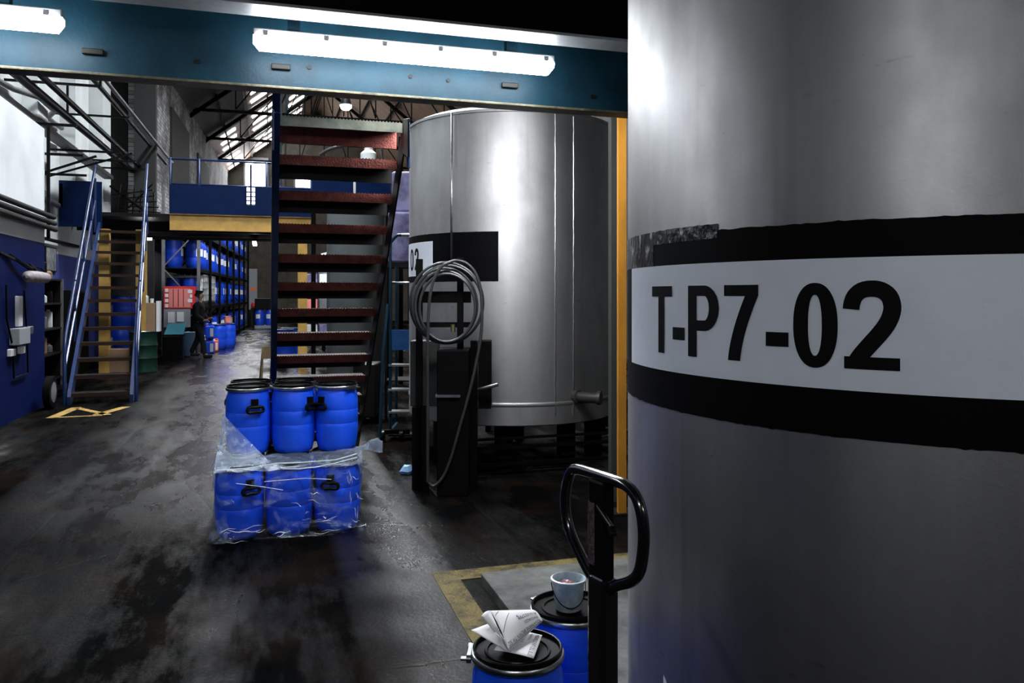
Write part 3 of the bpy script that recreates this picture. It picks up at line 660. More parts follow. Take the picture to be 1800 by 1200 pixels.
for x, zt in ((PY(532,500,PYg).x, ZG-.36), (PY(250,500,PYg+.2).x, ZG-.36), (PY(181,500,PYg-.1).x, ZG-.36)):
    m = MB(); m.box((x-.10,PYg+.0,0),(x+.10,PYg+.015,zt)); m.box((x-.10,PYg+.17,0),(x+.10,PYg+.185,zt)); m.box((x-.008,PYg+.015,0),(x+.008,PYg+.17,zt)); m.build('column', m_yellow, g)
m = MB(); 
for y in (20.0,21.4,22.7): m.box((-4.1,y,ZG-.3),(.95,y+.1,ZG-.08))
m.build('joist', m_dark, g)
def smalllamp(px, py, d, L, label, rz=0, z=None, name='gallery_lamp'):
    p_ = P(px, py, d)
    t = thing(name, label, 'lamp', p_, rz)
    m = MB(); m.box((0,-.05,0),(L,.05,.04)); m.build('housing', m_dark, t)
    m = MB(); m.box((.02,-.045,-.045),(L-.02,.045,0)); m.build('diffuser', m_halllamp, t)
    m = MB(); m.box((L/2-.01,-.01,.04),(L/2+.01,.01,max(.06, ZG-.08-p_.z))); m.build('hanger', m_dark, t)
smalllamp(447,424,19.5,1.2,'small lit lamp under the gallery, seen end on above the blue drum racks', pi/2)
smalllamp(541,424,20.5,.62,'bright lamp under the gallery seen between the treads of the near staircase')
smalllamp(240,417,18.3,.35,'small lit lamp under the gallery by the right handrail of the left stair', .5)
# high bay lamp
p_ = P(608,184,13.5); t = thing('high_bay_lamp', 'glaring round high bay lamp above the near staircase', 'lamp', p_)
m = MB(); m.lathe([(.001,-.10),(.05,-.09),(.085,-.06),(.10,-.01),(.02,.0)], 24); m.build('glass', emis('high bay glass', (.93,.97,1), 60), t)
m = MB(); m.lathe([(.10,.0),(.06,.14),(.03,.18),(.02,.2)], 24, caps=False); m.build('shade', m_dark, t)
m = MB(); m.tube([(0,0,.19),(0,0,4.1)], .01, 6); m.build('cable', m_black, t)
# ------------------------------------------------------------------ left wall services
def run(name, pts, r, mat, label, cat='pipe', group=None): 
    m = MB(); m.tube(pts, r, 10); return tag(m.build(name, mat), label, cat, group)
run('overhead_pipe', [(-3.38,9.5,4.72),(-3.38,22.8,4.9)], .07, m_pipe, 'thick black pipe running high along the left wall, left of a pair')
run('overhead_pipe', [(-3.20,10,4.86),(-3.20,22.8,5.02)], .05, m_pipe, 'thinner black pipe beside the thick one high along the left wall')
run('overhead_pipe', [(-2.95,12.5,5.42),(-2.92,26,5.62)], .045, m_pipe, 'higher black pipe over the top of the left stair, left of the bright twin')
run('overhead_pipe', [(-2.78,12.5,5.45),(-2.75,26,5.66)], .035, m_pipegrey, 'bright metal pipe sloping down in view over the blue parapet')
m = MB(); m.box((-3.72,9,4.42),(-3.52,21,4.50)); tag(m.build('cable_tray', m_pipegrey), 'flat grey cable tray along the left wall below the thick black pipe', 'cable tray')
m = MB(); m.box((-4.0,9,4.16),(-3.9,13.4,4.32)); tag(m.build('cable_tray', m_pipe), 'black cable duct on the ledge of the white wall at top left', 'cable tray')
for i, (y, z, x1) in enumerate(((13.9,4.30,-2.85),(14.6,3.95,-2.9),(15.9,3.80,-3.1),(16.9,4.4,-2.7),(19.4,4.62,-2.8),(21.2,4.72,-2.8),(15.2,5.25,-2.75),(18.2,5.35,-2.75))):
    m = MB(); m.bar((-4.2,y,z),(x1,y,z),.04,.04); 
    if i in (1,3): m.bar((-4.2,y,z-.6),(x1+.2,y,z),.035,.035)
    if i == 6: m.bar((x1,y,z),(x1,y,z+.5),.04,.04)
    if i > 5: m.bar((-3.9,y,z),(-3.9,y,z+.6),.04,.04)
    tag(m.build('pipe_bracket', m_pipe), ['black wall bracket arm nearest the white wall corner','black braced bracket below the cable tray','lowest black bracket arm near the gallery parapet','black braced bracket midway along the pipes','black bracket arm level with the top of the left stair','farthest black bracket arm holding the pipes','black U shaped bracket at the upper twin pipes, nearer one','black U shaped bracket at the upper twin pipes, farther one'][i], 'bracket')
for i in range(3):
    z = 2.66+.09*i; run('wall_pipe', [(-3.12,8.0,z+.03),(-3.12,13.72-.06*i,z),(-3.12,13.8-.06*i,z)], .038, m_pipe, ['lowest of three black pipes low on the white wall at left edge','middle of three black pipes low on the white wall at left edge','topmost of three black pipes low on the white wall at left edge'][i], 'pipe')
run('corner_pipe', [(-3.16,13.54,4.2),(-3.16,13.54,2.5)], .025, m_pipe, 'thin black pipe down the corner of the white wall')
p0 = PX(58,414,-4.12); p1 = PX(140,434,-4.12); run('conduit', [p0, p1], .035, m_pipe, 'black conduit on the pale wall above the blue dado left of the stair')
# bent grey pipes against upper wall
for i in range(2):
    z = 5.15-.35*i; pts = [(-4.12,13.5,z-.15),(-4.12,15.4,z),(-3.88,16.0,z+.02),(-3.86,17.0,z),(-4.10,17.5,z-.04),(-4.12,18.7,z)]
    run('bent_pipe', pts, .05, m_pipegrey, ['upper grey pipe bending round the wall pier at top left','lower grey pipe bending round the wall pier at top left'][i])
run('bent_pipe', [(-4.12,13.6,3.5),(-4.12,18.4,3.5)], .06, m_pipegrey, 'pale grey pipe along the rear wall above the gallery parapet end')
m = MB()
for i in range(6):
    y = 20.6+.35*i; m.bar((-3.5,y,4.0-.05*i),(-2.6,y,4.15-.1*i),.03,.03); m.bar((-3.4+.12*i,y,3.5),(-3.3+.1*i,y,4.3),.03,.03)
m.bar((-3.5,20.5,4.2),(-2.6,22.4,3.5),.05,.04); m.bar((-2.6,20.5,4.3),(-3.4,22.4,3.9),.04,.04)
tag(m.build('pipe_support', m_pipe), 'tangle of black support steel beyond the head of the left stair', 'support')
# items on the near blue wall
def onwall(px, py): return PX(px, py, -3.2)
def wbox(name, x0, y0, x1, y1, dep, mat, label, cat, parent=None, gap=0.0):
    a = onwall(x0,y1); b_ = onwall(x1,y0); m = MB(); m.box((-3.2+gap,min(a.y,b_.y),a.z),(-3.2+gap+dep,max(a.y,b_.y),b_.z)); o = m.build(name, mat, parent, bevel=.008)
    return tag(o, label, cat) if label else o
wbox('junction_box', 16,575,36,607,.12,m_greypaint,'grey electrical box on the dark blue wall','electrical box')
wbox('cable_trunking', 26,520,33,574,.05,m_white,'white vertical cable trunking above the grey electrical box','trunking')
wbox('wall_socket', 30,608,36,622,.06,m_white,'small white socket just under the grey electrical box','socket')
wbox('wall_switch', 40,573,49,588,.07,m_chrome,'small bright switch right of the grey electrical box','switch')
wbox('wall_switch', 12,612,21,627,.05,m_white,'small white switch lower left on the dark blue wall','switch')
t = thing('wall_lamp', 'long pale shaded wall lamp hung on black arms above the electrical box', 'lamp', onwall(36,487)+Vector((.2,0,0)))
m = MB(); L2 = .95; m.lathe([(.02,-L2/2),(.075,-L2/2+.06),(.085,0),(.075,L2/2-.06),(.02,L2/2)], 16, mat=Matrix.Rotation(pi/2,4,'X')); m.build('shade', M('dusty shade enamel', (.28,.25,.27), .6, var=.4, scale=9), t)
m = MB(); m.bar((-.2,-.5,.28),(0,-.1,.06),.03,.03); m.bar((-.2,.45,.2),(0,.1,.06),.03,.03); m.bar((-.2,-.9,.3),(-.1,.4,.1),.03,.03); m.tube([(0,.45,.0),(-.02,.62,.05),(-.1,.6,.14),(-.2,.4,.16)],.012,6); m.build('arm', m_black, t)
pts = [onwall(x,y)+Vector((.03,0,0)) for x, y in ((6,500),(7,560),(18,610),(20,664),(45,656),(43,590),(38,510))]
run('wall_cable', pts, .012, m_black, 'loop of thin black cable hanging on the dark blue wall', 'cable')
a = PX(77,476,-4.2); b_ = PX(97,436,-4.2)
t = thing('framed_notice', 'small framed grey notice on the pale blue rear wall', 'notice', (-4.2,(a.y+b_.y)/2,(a.z+b_.z)/2))
h = (b_.z-a.z)/2; wy = (b_.y-a.y)/2
m = MB(); m.box((0,-wy,-h),(.03,wy,h)); m.build('frame', m_black, t)
m = MB(); m.box((.031,-wy*.85,-h*.9),(.034,wy*.85,h*.9)); m.build('sheet', M('grey notice print', (.4,.42,.42), .3, col2=(.05,.06,.06), scale=9), t)
# shelving by the rear wall
t = thing('shelving_unit', 'dark metal shelving unit between the blue wall and the left stair', 'shelves', (-4.15,15.0,0))
m = MB()
for x in (0,.5):
    for y in (0,1.6): m.bar((x,y,0),(x,y,1.95),.04,.04)
m.build('upright', m_pipegrey, t)
for z in (.15,.6,1.05,1.5,1.93): m = MB(); m.box((0,0,z-.015),(.5,1.6,z+.015)); m.build('shelf', m_dark, t)
m = MB(); m.box((-.035,0,0),(-.02,1.6,1.95)); m.box((-.035,1.59,0),(.5,1.61,1.95)); m.build('back_panel', m_dark, t)  # dark sheets added for the shade on the wall behind the shelves
cols = [m_pipegrey, m_white, m_dark, m_card, m_pipegrey, m_white, m_dark, m_yellow]
desc = ['grey','white','black','brown','grey','white','black','yellow']
sh = [(1.95,'top'),(1.52,'fourth'),(1.07,'third'),(.62,'second')]
for si, (z, nm) in enumerate(sh):
    for j in range(4):
        kx = (si*3+j) % 8; m = MB(); y = 15.12+.38*j; hh = .16+.08*((si+j)%3)
        m.lathe([(.07,0),(.075,.01),(.072,hh-.05),(.03,hh-.02),(.03,hh)], 14, (-3.8,y,z+.002))
        tag(m.build('bottle', cols[kx]), '%s bottle on the %s shelf of the dark unit, %s' % (desc[kx], nm, ['nearest end','second from the near end','third from the near end','far end'][j]), 'bottle', 'bottles on the dark shelving unit')
t = thing('shade_box', 'black box added for the shade low on the rear wall beyond the shelving unit', 'shade_box', (-4.16,16.9,0))  # dark box added where the lower rear wall lies in shade
m = MB(); m.box((0,0,0),(.6,1.5,1.75)); m.build('body', m_dark, t, bevel=.01)
for y in (.03,.77): m = MB(); m.box((.601,y,.08),(.615,y+.70,1.70)); d_2 = m.build('door', m_blackmatt, t, bevel=.004); m = MB(); m.box((.615,y+(.6 if y<.5 else .06),.85),(.63,y+(.62 if y<.5 else .08),1.0)); m.build('handle', m_chrome, d_2)
t = thing('hose_reel', 'dark wheeled reel on the floor left of the stair foot', 'reel', P(88,722,11.6)*1.0); t.location.z = .24
m = MB(); m.lathe([(.22,-.05),(.24,-.04),(.24,.04),(.22,.05)], 28, mat=Matrix.Rotation(pi/2,4,'Y')); m.build('tyre', m_black, t)
m = MB(); m.lathe([(.02,-.06),(.15,-.05),(.15,.05),(.02,.06)], 20, mat=Matrix.Rotation(pi/2,4,'Y')); m.build('hub', m_pipegrey, t)
# ------------------------------------------------------------------ 30 litre blue drum
def make_drum(papers=False):
    t = thing('drum', 'blue plastic drum', 'drum')
    m = MB(); m.lathe([(.126,0),(.134,.006),(.142,.04),(.151,.10),(.1545,.17),(.1542,.20),(.1525,.204),(.1545,.208),(.1548,.26),(.155,.30),(.1532,.304),(.1545,.308),(.1535,.35),(.149,.41),(.140,.437),(.137,.45),(.143,.455),(.143,.462)], 48); m.build('body', m_blue, t)
    m = MB(); m.lathe([(.147,.456),(.152,.459),(.1545,.466),(.1545,.474),(.151,.479),(.146,.480)], 48, caps=False); ring = m.build('clamp_ring', m_ring, t)
    m = MB(); m.lathe([(.143,.462),(.147,.472),(.148,.492),(.144,.496),(.140,.495),(.137,.480),(.110,.478),(.108,.484),(.100,.484),(.098,.478),(.02,.479),(.0005,.479)], 48); m.build('lid', m_black, t)
    m = MB(); m.box((.150,-.045,.452),(.166,.045,.480)); m.box((.158,-.058,.456),(.170,-.03,.476)); m.box((.150,.03,.462),(.185,.05,.470)); m.build('latch', m_ring, ring, bevel=.002)
    for an in (0, pi):
        R4 = Matrix.Rotation(an, 4, 'Z') @ Matrix.Rotation(-.12, 4, 'X')
        m = MB(); m.box((-.024,-.166,.352),(.024,-.146,.405), mat=Matrix.Rotation(an,4,'Z'))
        pts = [(-.03,-.170,.352),(-.045,-.172,.345),(-.05,-.174,.33),(-.045,-.176,.315),(-.03,-.176,.312),(0,-.176,.316),(.03,-.176,.312),(.045,-.176,.315),(.05,-.174,.33),(.045,-.172,.345),(.03,-.170,.352),(0,-.169,.348)]
        m.tube([Matrix.Rotation(an,4,'Z') @ Vector((p_[0]*1.15,p_[1],p_[2])) for p_ in pts], .0115, 8, closed=True); m.build('handle', m_black, t)
    return t
D0 = make_drum(); first = [True]
def put_drum(x, y, z, rz, label, group=None):
    if first[0]: o = D0; first[0] = False
    else: o = copy_tree(D0)
    o.location = (x,y,z); o.rotation_euler = (0,0,rz); o['label'] = label
    k_ = 1.045 if group == gl_ else 1.02 if group == gu_ else 1.0; o.scale = (k_,k_,1)
    if group: o['group'] = group
    elif 'group' in o: del o['group']
    return o
BX = [-.184,.145,.475]
gl_, gu_ = 'blue drums in the wrapped lower layer', 'blue drums in the open upper layer'
put_drum(BX[0],5.81,.0,.35+.1,'blue drum at the front left of the lower wrapped layer',gl_)
put_drum(BX[1],5.81,.0,1.4,'blue drum at the front middle of the lower wrapped layer',gl_)
put_drum(BX[2],5.81,.0,-.55+.2,'blue drum at the front right of the lower wrapped layer',gl_)
for i in range(3): put_drum(BX[i]+.0,6.14,.0,.8+i,'wrapped lower blue drum directly under the %s front drum of the upper layer' % ['left','middle','right'][i],gl_)
for i in range(2): put_drum(BX[i],6.47,.0,.4+i,'wrapped lower blue drum at the rear %s of the stack' % ['left','middle'][i],gl_)
put_drum(-.135,6.16,.500,.30,'upper blue drum at front left with its black handle facing the camera',gu_)
put_drum(.185,6.15,.500,.80,'upper blue drum at front middle, black handle towards its right side',gu_)
put_drum(.50,6.13,.500,-.85,'upper blue drum at front right with the ring latch sticking out',gu_)
put_drum(-.12,6.48,.500,1.2,'upper blue drum behind the left one, only its rim showing',gu_)
put_drum(.21,6.48,.500,2.0,'upper blue drum behind the middle one, only its rim showing',gu_)
dA = P(910,1138,2.63); put_drum(dA.x,dA.y,0,math.radians(160),'nearest blue drum at the bottom edge, papers lying on its black lid','foreground drums')
dB = P(1003,1066,2.99); put_drum(dB.x,dB.y,0,1.9,'dark blue drum with a small bucket standing on its lid','foreground drums')
# plastic film round the lower layer
def filmpath(u, z, k2):        # rounded rectangle round the drums, u 0..1
    x0, x1, y0, y1 = -.355+.0, .65, 5.635, 6.64
    cx, cy, hx, hy = (x0+x1)/2, (y0+y1)/2, (x1-x0)/2, (y1-y0)/2
    a = 2*pi*u; c, s_ = cos(a), sin(a); e = .22
    x = math.copysign(abs(c)**e, c)*hx; y = math.copysign(abs(s_)**e, s_)*hy
    nn = noise.noise(Vector((x*7, y*7, z*6)))*.012 + noise.noise(Vector((x*20, y*20+z*8, z*22)))*.006
    b0 = max(0, 1-z/.11)
    fl_ = .030*b0**1.5*(1+.8*noise.noise(Vector((x*11,y*11,z*30)))) + .004*sin(6*pi*z/.5)
    nn *= 1+1.6*b0
    sc = 1+(nn+fl_)/.5
    # neck in between the drums a little
    inn = -.010*(1-abs(cos(3*pi*(x+hx)/(2*hx))))
    return Vector((cx+x*sc, cy+y*(sc+inn/.5), z))
fm = thing('plastic_wrap', 'clear crumpled plastic bag wrapped round the lower layer of blue drums', 'plastic wrap')
m = MB(); m.grid(lambda u, v: filmpath(u, .004+v*.47+.018*noise.noise(Vector((u*14,0,3)))*v, 0), 150, 26); m.build('side_film', m_film, fm)
def topf(u, v):
    x = -.34+.98*u; y = 5.62+.40*v
    z = .500+.012*noise.noise(Vector((x*9,y*9,0)))+.02*max(0,v-.6)*0
    if v < .15: z -= (.15-v)*.2
    if u > .62: z += .06*((u-.62)/.38)*sin(pi*min(1,v*1.1)) + .012*noise.noise(Vector((x*25,y*25,2)))
    return Vector((x,y,z))
m = MB(); m.grid(topf, 60, 16); m.build('top_film', m_film2, fm)
def sheetL(u, v):       # film pulled up at the left corner
    p0 = Vector((-.355,5.66+.5*u,.46)); p1 = Vector((-.30,6.0+.12*u,.82-.05*u)); p = p0.lerp(p1, v)
    p.x += .02*noise.noise(Vector((u*5,v*5,1)))-.0+.02*sin(pi*v); return p
m = MB(); m.grid(sheetL, 14, 20); m.build('raised_corner', m_film2, fm)
def sheetF(u, v):
    a = Vector((-.345,5.65,.47)); b2 = Vector((-.30,6.03,.80)); c3 = Vector((.02,5.72,.50))
    p = a.lerp(c3, u).lerp(b2, v); p.y += .02*noise.noise(Vector((u*6,v*6,5))); return p
m = MB(); m.grid(sheetF, 14, 16); m.build('raised_corner', m_film2, fm)
def twist(u, v):        # twisted end at right
    a = 2*pi*u; L_ = [(0,.03,0),(.03,.022,.01),(.07,.02,.028),(.11,.045,.035),(.16,.06,.03),(.19,.05,.02)]
    i = min(int(v*5), 4); f = v*5-i; x = L_[i][0]*(1-f)+L_[i+1][0]*f; r = L_[i][1]*(1-f)+L_[i+1][1]*f; z = L_[i][2]*(1-f)+L_[i+1][2]*f
    r *= 1+.35*noise.noise(Vector((cos(a)*2,sin(a)*2,v*6)))
    return Vector((.60+x, 5.74+.35*r*cos(a), .545+z+r*sin(a)*(1-.2*v)))
m = MB(); m.grid(twist, 24, 20); m.build('twisted_end', m_film2, fm)
def crease(pts, r, nm='crease'):
    m = MB(); m.tube(pts, r, 6); return m
m_crease = M('film crease', (.75,.82,.9), .25)
m = crease([(-.33,5.63,.488),(-.1,5.625,.493),(.06,5.63,.512),(.2,5.63,.508),(.45,5.63,.512),(.6,5.66,.54)], .0035)
m.tube([(.1,5.615,.475),(.2,5.612,.468),(.33,5.612,.475),(.45,5.617,.492),(.6,5.64,.520)], .0035, 6)
m.tube([(-.2,5.60,.40),(-.05,5.60,.37),(.10,5.60,.335)], .0022, 6);
m.tube([(-.02,5.60,.40),(.25,5.598,.405),(.42,5.60,.385)], .002, 6)
m.build('crease', m_crease, fm)
rc = random.Random(3)
for i in range(34):
    if i < 16: x = rc.uniform(-.33,.62); z = rc.uniform(.015,.10); dx = rc.uniform(.05,.16); dz = rc.uniform(-.02,.03)
    elif i < 26: x = rc.uniform(-.3,.6); z = rc.uniform(.12,.42); dx = rc.uniform(.02,.09); dz = rc.uniform(-.05,.02)
    else: x = rc.uniform(.52,.62); z = rc.uniform(.08,.40); dx = rc.uniform(-.03,.03); dz = rc.uniform(.05,.12)
    m = MB(); k2 = 7; pts = [Vector((min(.655,x+dx*j/k2), 5.606-(.012*max(0,1-z/.09)**2)*2+.004*sin(j*1.3+i), max(.008,z+dz*j/k2+.006*sin(j*1.1+i*2)))) for j in range(k2+1)]
    r0 = rc.uniform(.0008,.0022); m.tube(pts, [r0*sin(pi*(j+.3)/(k2+.6)) for j in range(k2+1)], 5); m.build('crease', m_crease, fm)
# ------------------------------------------------------------------ bucket and papers
bz = .4975
bp_ = P(999,1060,2.965); t = thing('bucket', 'small paint-smeared white bucket standing on the dark drum lid', 'bucket', (bp_.x,bp_.y,.4855))
m = MB(); m.lathe([(.001,0),(.046,0),(.050,.004),(.060,.104),(.066,.106),(.066,.113),(.060,.115),(.057,.110),(.048,.008),(.001,.006)], 36); m.build('shell', m_bucket, t)
m = MB(); m.lathe([(.001,.098),(.02,.094),(.04,.088),(.054,.080),(.054,.07)], 24)
for v_ in range(len(m.v)): x, y, z = m.v[v_]; m.v[v_] = (x,y,z+.012*noise.noise(Vector((x*40,y*40,0))))
m.build('contents', m_powder, t)
m = MB(); pts = []
for i in range(21):
    a = pi*i/20; pts.append(Vector((-.064*cos(a), -.07*sin(a)*.95, .100-.075*sin(a))))
m.tube([Matrix.Rotation(-.2,4,'Z') @ q for q in pts], .0018, 6); m.build('handle', m_black, t)
def pq(px, py, z): return PF(px, py, z)
t = thing('paper_sheet', 'folded white label sheet with upside down lettering, upper of two on the near drum', 'paper', (dA.x,dA.y,.50))
off = Vector((dA.x,dA.y,.50))
c00 = pq(895,1144,.513); c10 = pq(954,1091,.535); c11 = pq(935,1071,.56); c01 = pq(862,1073,.58)
def psheet(u, v):
    p = c00.lerp(c10,u).lerp(c01.lerp(c11,u), v); p.z += .012*sin(pi*u)*sin(pi*v)+.01*sin(pi*v); return p-off
m = MB(); m.grid(psheet, 14, 14); m.build('sheet', m_paper, t, solid=.0006)
# second leaf, folded out to the left
d0 = pq(895,1144,.511); d1 = pq(862,1087,.570); d2 = pq(848,1075,.58); d3 = pq(828,1107,.53)
m = MB(); e0 = pq(890,1144,.512)
m.grid(lambda u, v: (pq(828,1107,.535).lerp(e0,u)).lerp(pq(858,1096,.545).lerp(pq(880,1120,.545),u), v)-off, 8, 8)
m.grid(lambda u, v: (pq(846,1082,.572).lerp(d0,u)).lerp(pq(862,1073,.583).lerp(pq(882,1118,.548),u), v)-off+Vector((0,0,.006*sin(pi*v))), 10, 6)
m.build('fold', m_paper, t, solid=.0006)
def on_sheet(txt, uc, vc, wd, ht, name='print'):
    cu = text_obj(name, txt, 1, m_ink, t, Matrix.Identity(4)); me = cu.data
    xs = [v.co.x for v in me.vertices]; ys = [v.co.y for v in me.vertices]; sx = wd/(max(xs)-min(xs)); sy = ht/(max(ys)-min(ys))
    for v in me.vertices:
        u_ = uc-(v.co.x-(max(xs)+min(xs))/2)*sx; v_ = vc-(v.co.y-(max(ys)+min(ys))/2)*sy
        p = psheet(u_, v_); p.z += .0012; v.co = p
    return cu
on_sheet('AQUAMARINE BROWN TW 502', .50,.10,.92,.10); on_sheet('PW23AQ21', .74,.27,.36,.10); on_sheet('R: U-022799', .70,.44,.48,.11); on_sheet('9', .46,.52,.04,.08)
m = MB()
for (u0,v0,u1,v1) in ((.02,.03,.98,.03),(.03,.35,.35,.75),(.03,.8,.18,.95),):
    m.tube([psheet(u0+(u1-u0)*i/8, v0+(v1-v0)*i/8)+Vector((0,0,.0012)) for i in range(9)], .0008, 4)
m.build('ruled_line', m_ink, t)
t = thing('paper_sheet', 'flat white label sheet on the near drum lid, under the folded sheet', 'paper', (dA.x,dA.y,.48))
off = Vector((dA.x,dA.y,.48)); c00 = pq(938,1157,.499); c10 = pq(953,1116,.499); c11 = pq(897,1107,.499); c01 = pq(868,1142,.499)
def psheet(u, v): return c00.lerp(c10,u).lerp(c01.lerp(c11,u), v)-off+Vector((0,0,.003*sin(pi*v)))
m = MB(); m.grid(psheet, 8, 8); m.build('sheet', m_paper, t, solid=.0005)
on_sheet('INDEPENDENT CELL BLUE', .5,.12,.9,.11); on_sheet('FORMULA', .8,.3,.3,.07); on_sheet('DIRECT BLUE', .7,.45,.4,.06)
# ------------------------------------------------------------------ pallet truck
hx = Vector((.262*cos(A)+2.3*sin(A), 2.3*cos(A)-.262*sin(A), 0))
ev = Vector((.5*cos(A)-.87*sin(A), -.87*cos(A)-.5*sin(A), 0)).normalized()   # across the handle
pj = thing('pallet_truck', 'black hand pallet truck, its looped handle standing beside the large tank', 'pallet truck', (hx.x,hx.y,0), math.atan2(ev.y, ev.x))
# local x = across handle, y = behind
lp = [(-.02,.80),(-.07,.835),(-.15,.905),(-.185,.96),(-.195,1.02),(-.18,1.08),(-.155,1.115),(-.12,1.125),(-.05,1.127),(.05,1.127),(.11,1.123),(.15,1.105),(.175,1.065),(.185,1.01),(.18,.95),(.165,.90),(.13,.865),(.06,.83),(.02,.80)]
def smooth_old(pts, n=4, closed=False):
    out = []; k2 = len(pts); V = [Vector(p_) for p_ in pts]
    for i in range(k2-1):
        p0, p1, p2, p3 = V[max(i-1,0)], V[i], V[i+1], V[min(i+2,k2-1)]
        for j in range(n):
            t_ = j/n; out.append(.5*((2*p1)+(-p0+p2)*t_+(2*p0-5*p1+4*p2-p3)*t_*t_+(-p0+3*p1-3*p2+p3)*t_**3))
    out.append(V[-1]); return out
m = MB(); m.tube(smooth([(x,0,z) for x,z in lp],4), .0165, 14); m.build('handle_loop', m_blackgloss, pj)
m = MB(); m.box((-.04,-.03,.30),(.04,.03,.84)); m.build('handle_shaft', m_blackgloss, pj, bevel=.012)
m = MB(); m.box((-.045,-.02,.83),(.03,.02,1.115)); m.build('lever_housing', m_black, pj, bevel=.006)
m = MB(); m.bar((.0,-.02,1.045),(.12,-.055,1.015),.014,.012); m.bar((.11,-.052,1.018),(.13,-.06,1.0),.02,.016); m.build('release_lever', m_black, pj, bevel=.004)
lb = M('pallet truck instruction label', (.10,.07,.08), .6, col2=(.01,.008,.008), scale=120, stretch=(1,1,.8), edge=(.45,.5))
m = MB(); m.box((-.0465,-.021,.87),(-.0455,.021,1.05)); m.box((-.042,-.0215,.87),(-.012,-.0205,1.05)); m.build('label', lb, pj)
m = MB(); m.tube([(0,0,.10),(0,0,.36)], .05, 20); m.box((-.09,-.06,.26),(.09,.06,.30)); m.build('pump', m_blackmatt, pj)
for sx in (-.04,.04):
    m = MB(); m.lathe([(.05,-.022),(.09,-.025),(.09,.025),(.05,.022)], 24, (sx*1.6,0,.09), mat=Matrix.Rotation(pi/2,4,'Y')); m.build('steer_wheel', m_black, pj)
fa = -math.atan2(ev.y, ev.x)      # forks run straight towards -Y of the hall
F4 = Matrix.Rotation(fa, 4, 'Z')
m = MB(); m.box((-.26,-.16,.14),(.14,-.09,.34), mat=F4); m.build('frame', m_blackmatt, pj, bevel=.008)
for x in (-.18,.06): m = MB(); m.box((x-.075,-1.15,.06),(x+.075,-.12,.11), mat=F4); m.build('fork', m_blackmatt, pj, bevel=.01)
# ------------------------------------------------------------------ hose rack and pump in front of the middle tank
def zat(py, d): return CZ-(py-519)/FX*d
hd = 6.75
o_ = P(773,700,hd); t = thing('hose_rack', 'black steel rack with two prongs and a grey cabinet in front of the grey tank', 'rack', (o_.x,o_.y,0), -A)
# local x = screen right, y = away from camera (camera frame)
def lx(px, d=hd): return (px-773)/FX*d
m = MB(); m.box((lx(731),0,.0),(lx(742),.06,zat(455,hd))); m.build('prong', m_blackmatt, t)
m = MB(); m.box((lx(804),-.05,.0),(lx(815),.0,zat(452,hd))); m.build('prong', m_blackmatt, t)
m = MB(); m.box((lx(738),-.02,zat(532,hd)),(lx(828),.03,zat(512,hd))); m.box((lx(738),-.02,zat(575,hd)),(lx(828),.03,zat(566,hd))); m.build('crossbar', m_blackmatt, t)
m = MB(); m.box((lx(719),.08,zat(716,hd)),(lx(768),.30,zat(600,hd))); cb = m.build('cabinet', M('grey cabinet paint', (.015,.017,.016), .5, var=.3, scale=5), t, bevel=.006)
m = MB(); m.box((lx(724),.0,.0),(lx(752),.1,zat(716,hd))); m.build('support', m_blackmatt, t)
m = MB(); m.box((lx(772),-.22,.0),(lx(826),.18,zat(612,hd))); m.build('pump_casing', m_blackmatt, t, bevel=.01)
m = MB(); m.box((lx(770),-.24,zat(692,hd)),(lx(812),.16,zat(688,hd))); m.build('bracket', m_chrome, t)
m = MB(); m.box((lx(840),.05,zat(720,hd)),(lx(863),.3,zat(600,hd))); m.build('valve_panel', m_blackmatt, t, bevel=.004)
m = MB(); m.tube([(lx(841),.0,zat(684,hd)),(lx(850),-.03,zat(682,hd)),(lx(876),-.06,zat(674,hd))], .016, 10); m.build('valve_lever', m_chrome, t)
m = MB(); m.box((lx(826),.08,0),(lx(838),.2,zat(600,hd))); m.build('support', m_blackmatt, t)
h_ = thing('hose', 'grey rubber hose coiled over the prongs with a long loop hanging to the floor', 'hose', (o_.x,o_.y,0), -A)
def hp(px, py, y): return Vector((lx(px), y, zat(py,hd)))
for i in range(5):
    cx, cy, rx, ry = 786+3*sin(i*2), 532+2*i, 64-4*i, 70-3*i; y = -.045-.022*(i%3)
    m = MB(); m.tube([hp(cx+rx*cos(a_)*(1 if cos(a_)>0 else .98), cy-ry*sin(a_), -.09-.024*i) for a_ in [2*pi*q/48 for q in range(48)]], .0115, 8, closed=True); m.build('coil', m_hose, h_)
pts = [(757,835),(757,700),(757,600),(759,540),(765,500),(778,473),(795,463),(808,460),(825,466),(840,485),(848,520),(848,580),(838,640),(826,690),(812,740),(798,790),(784,825),(768,842),(758,836)]
m = MB(); m.tube(smooth([hp(x,y,-.24) for x,y in pts],5), .013, 10); m.build('hanging_loop', m_hose, h_)
m = MB(); p0 = hp(797,576,-.05); m.tube([p0+Vector((0,0,.03)),p0-Vector((0,0,.03))], .02, 12); m.build('coupling', M('brass', (.6,.5,.25), .3, 1), h_)
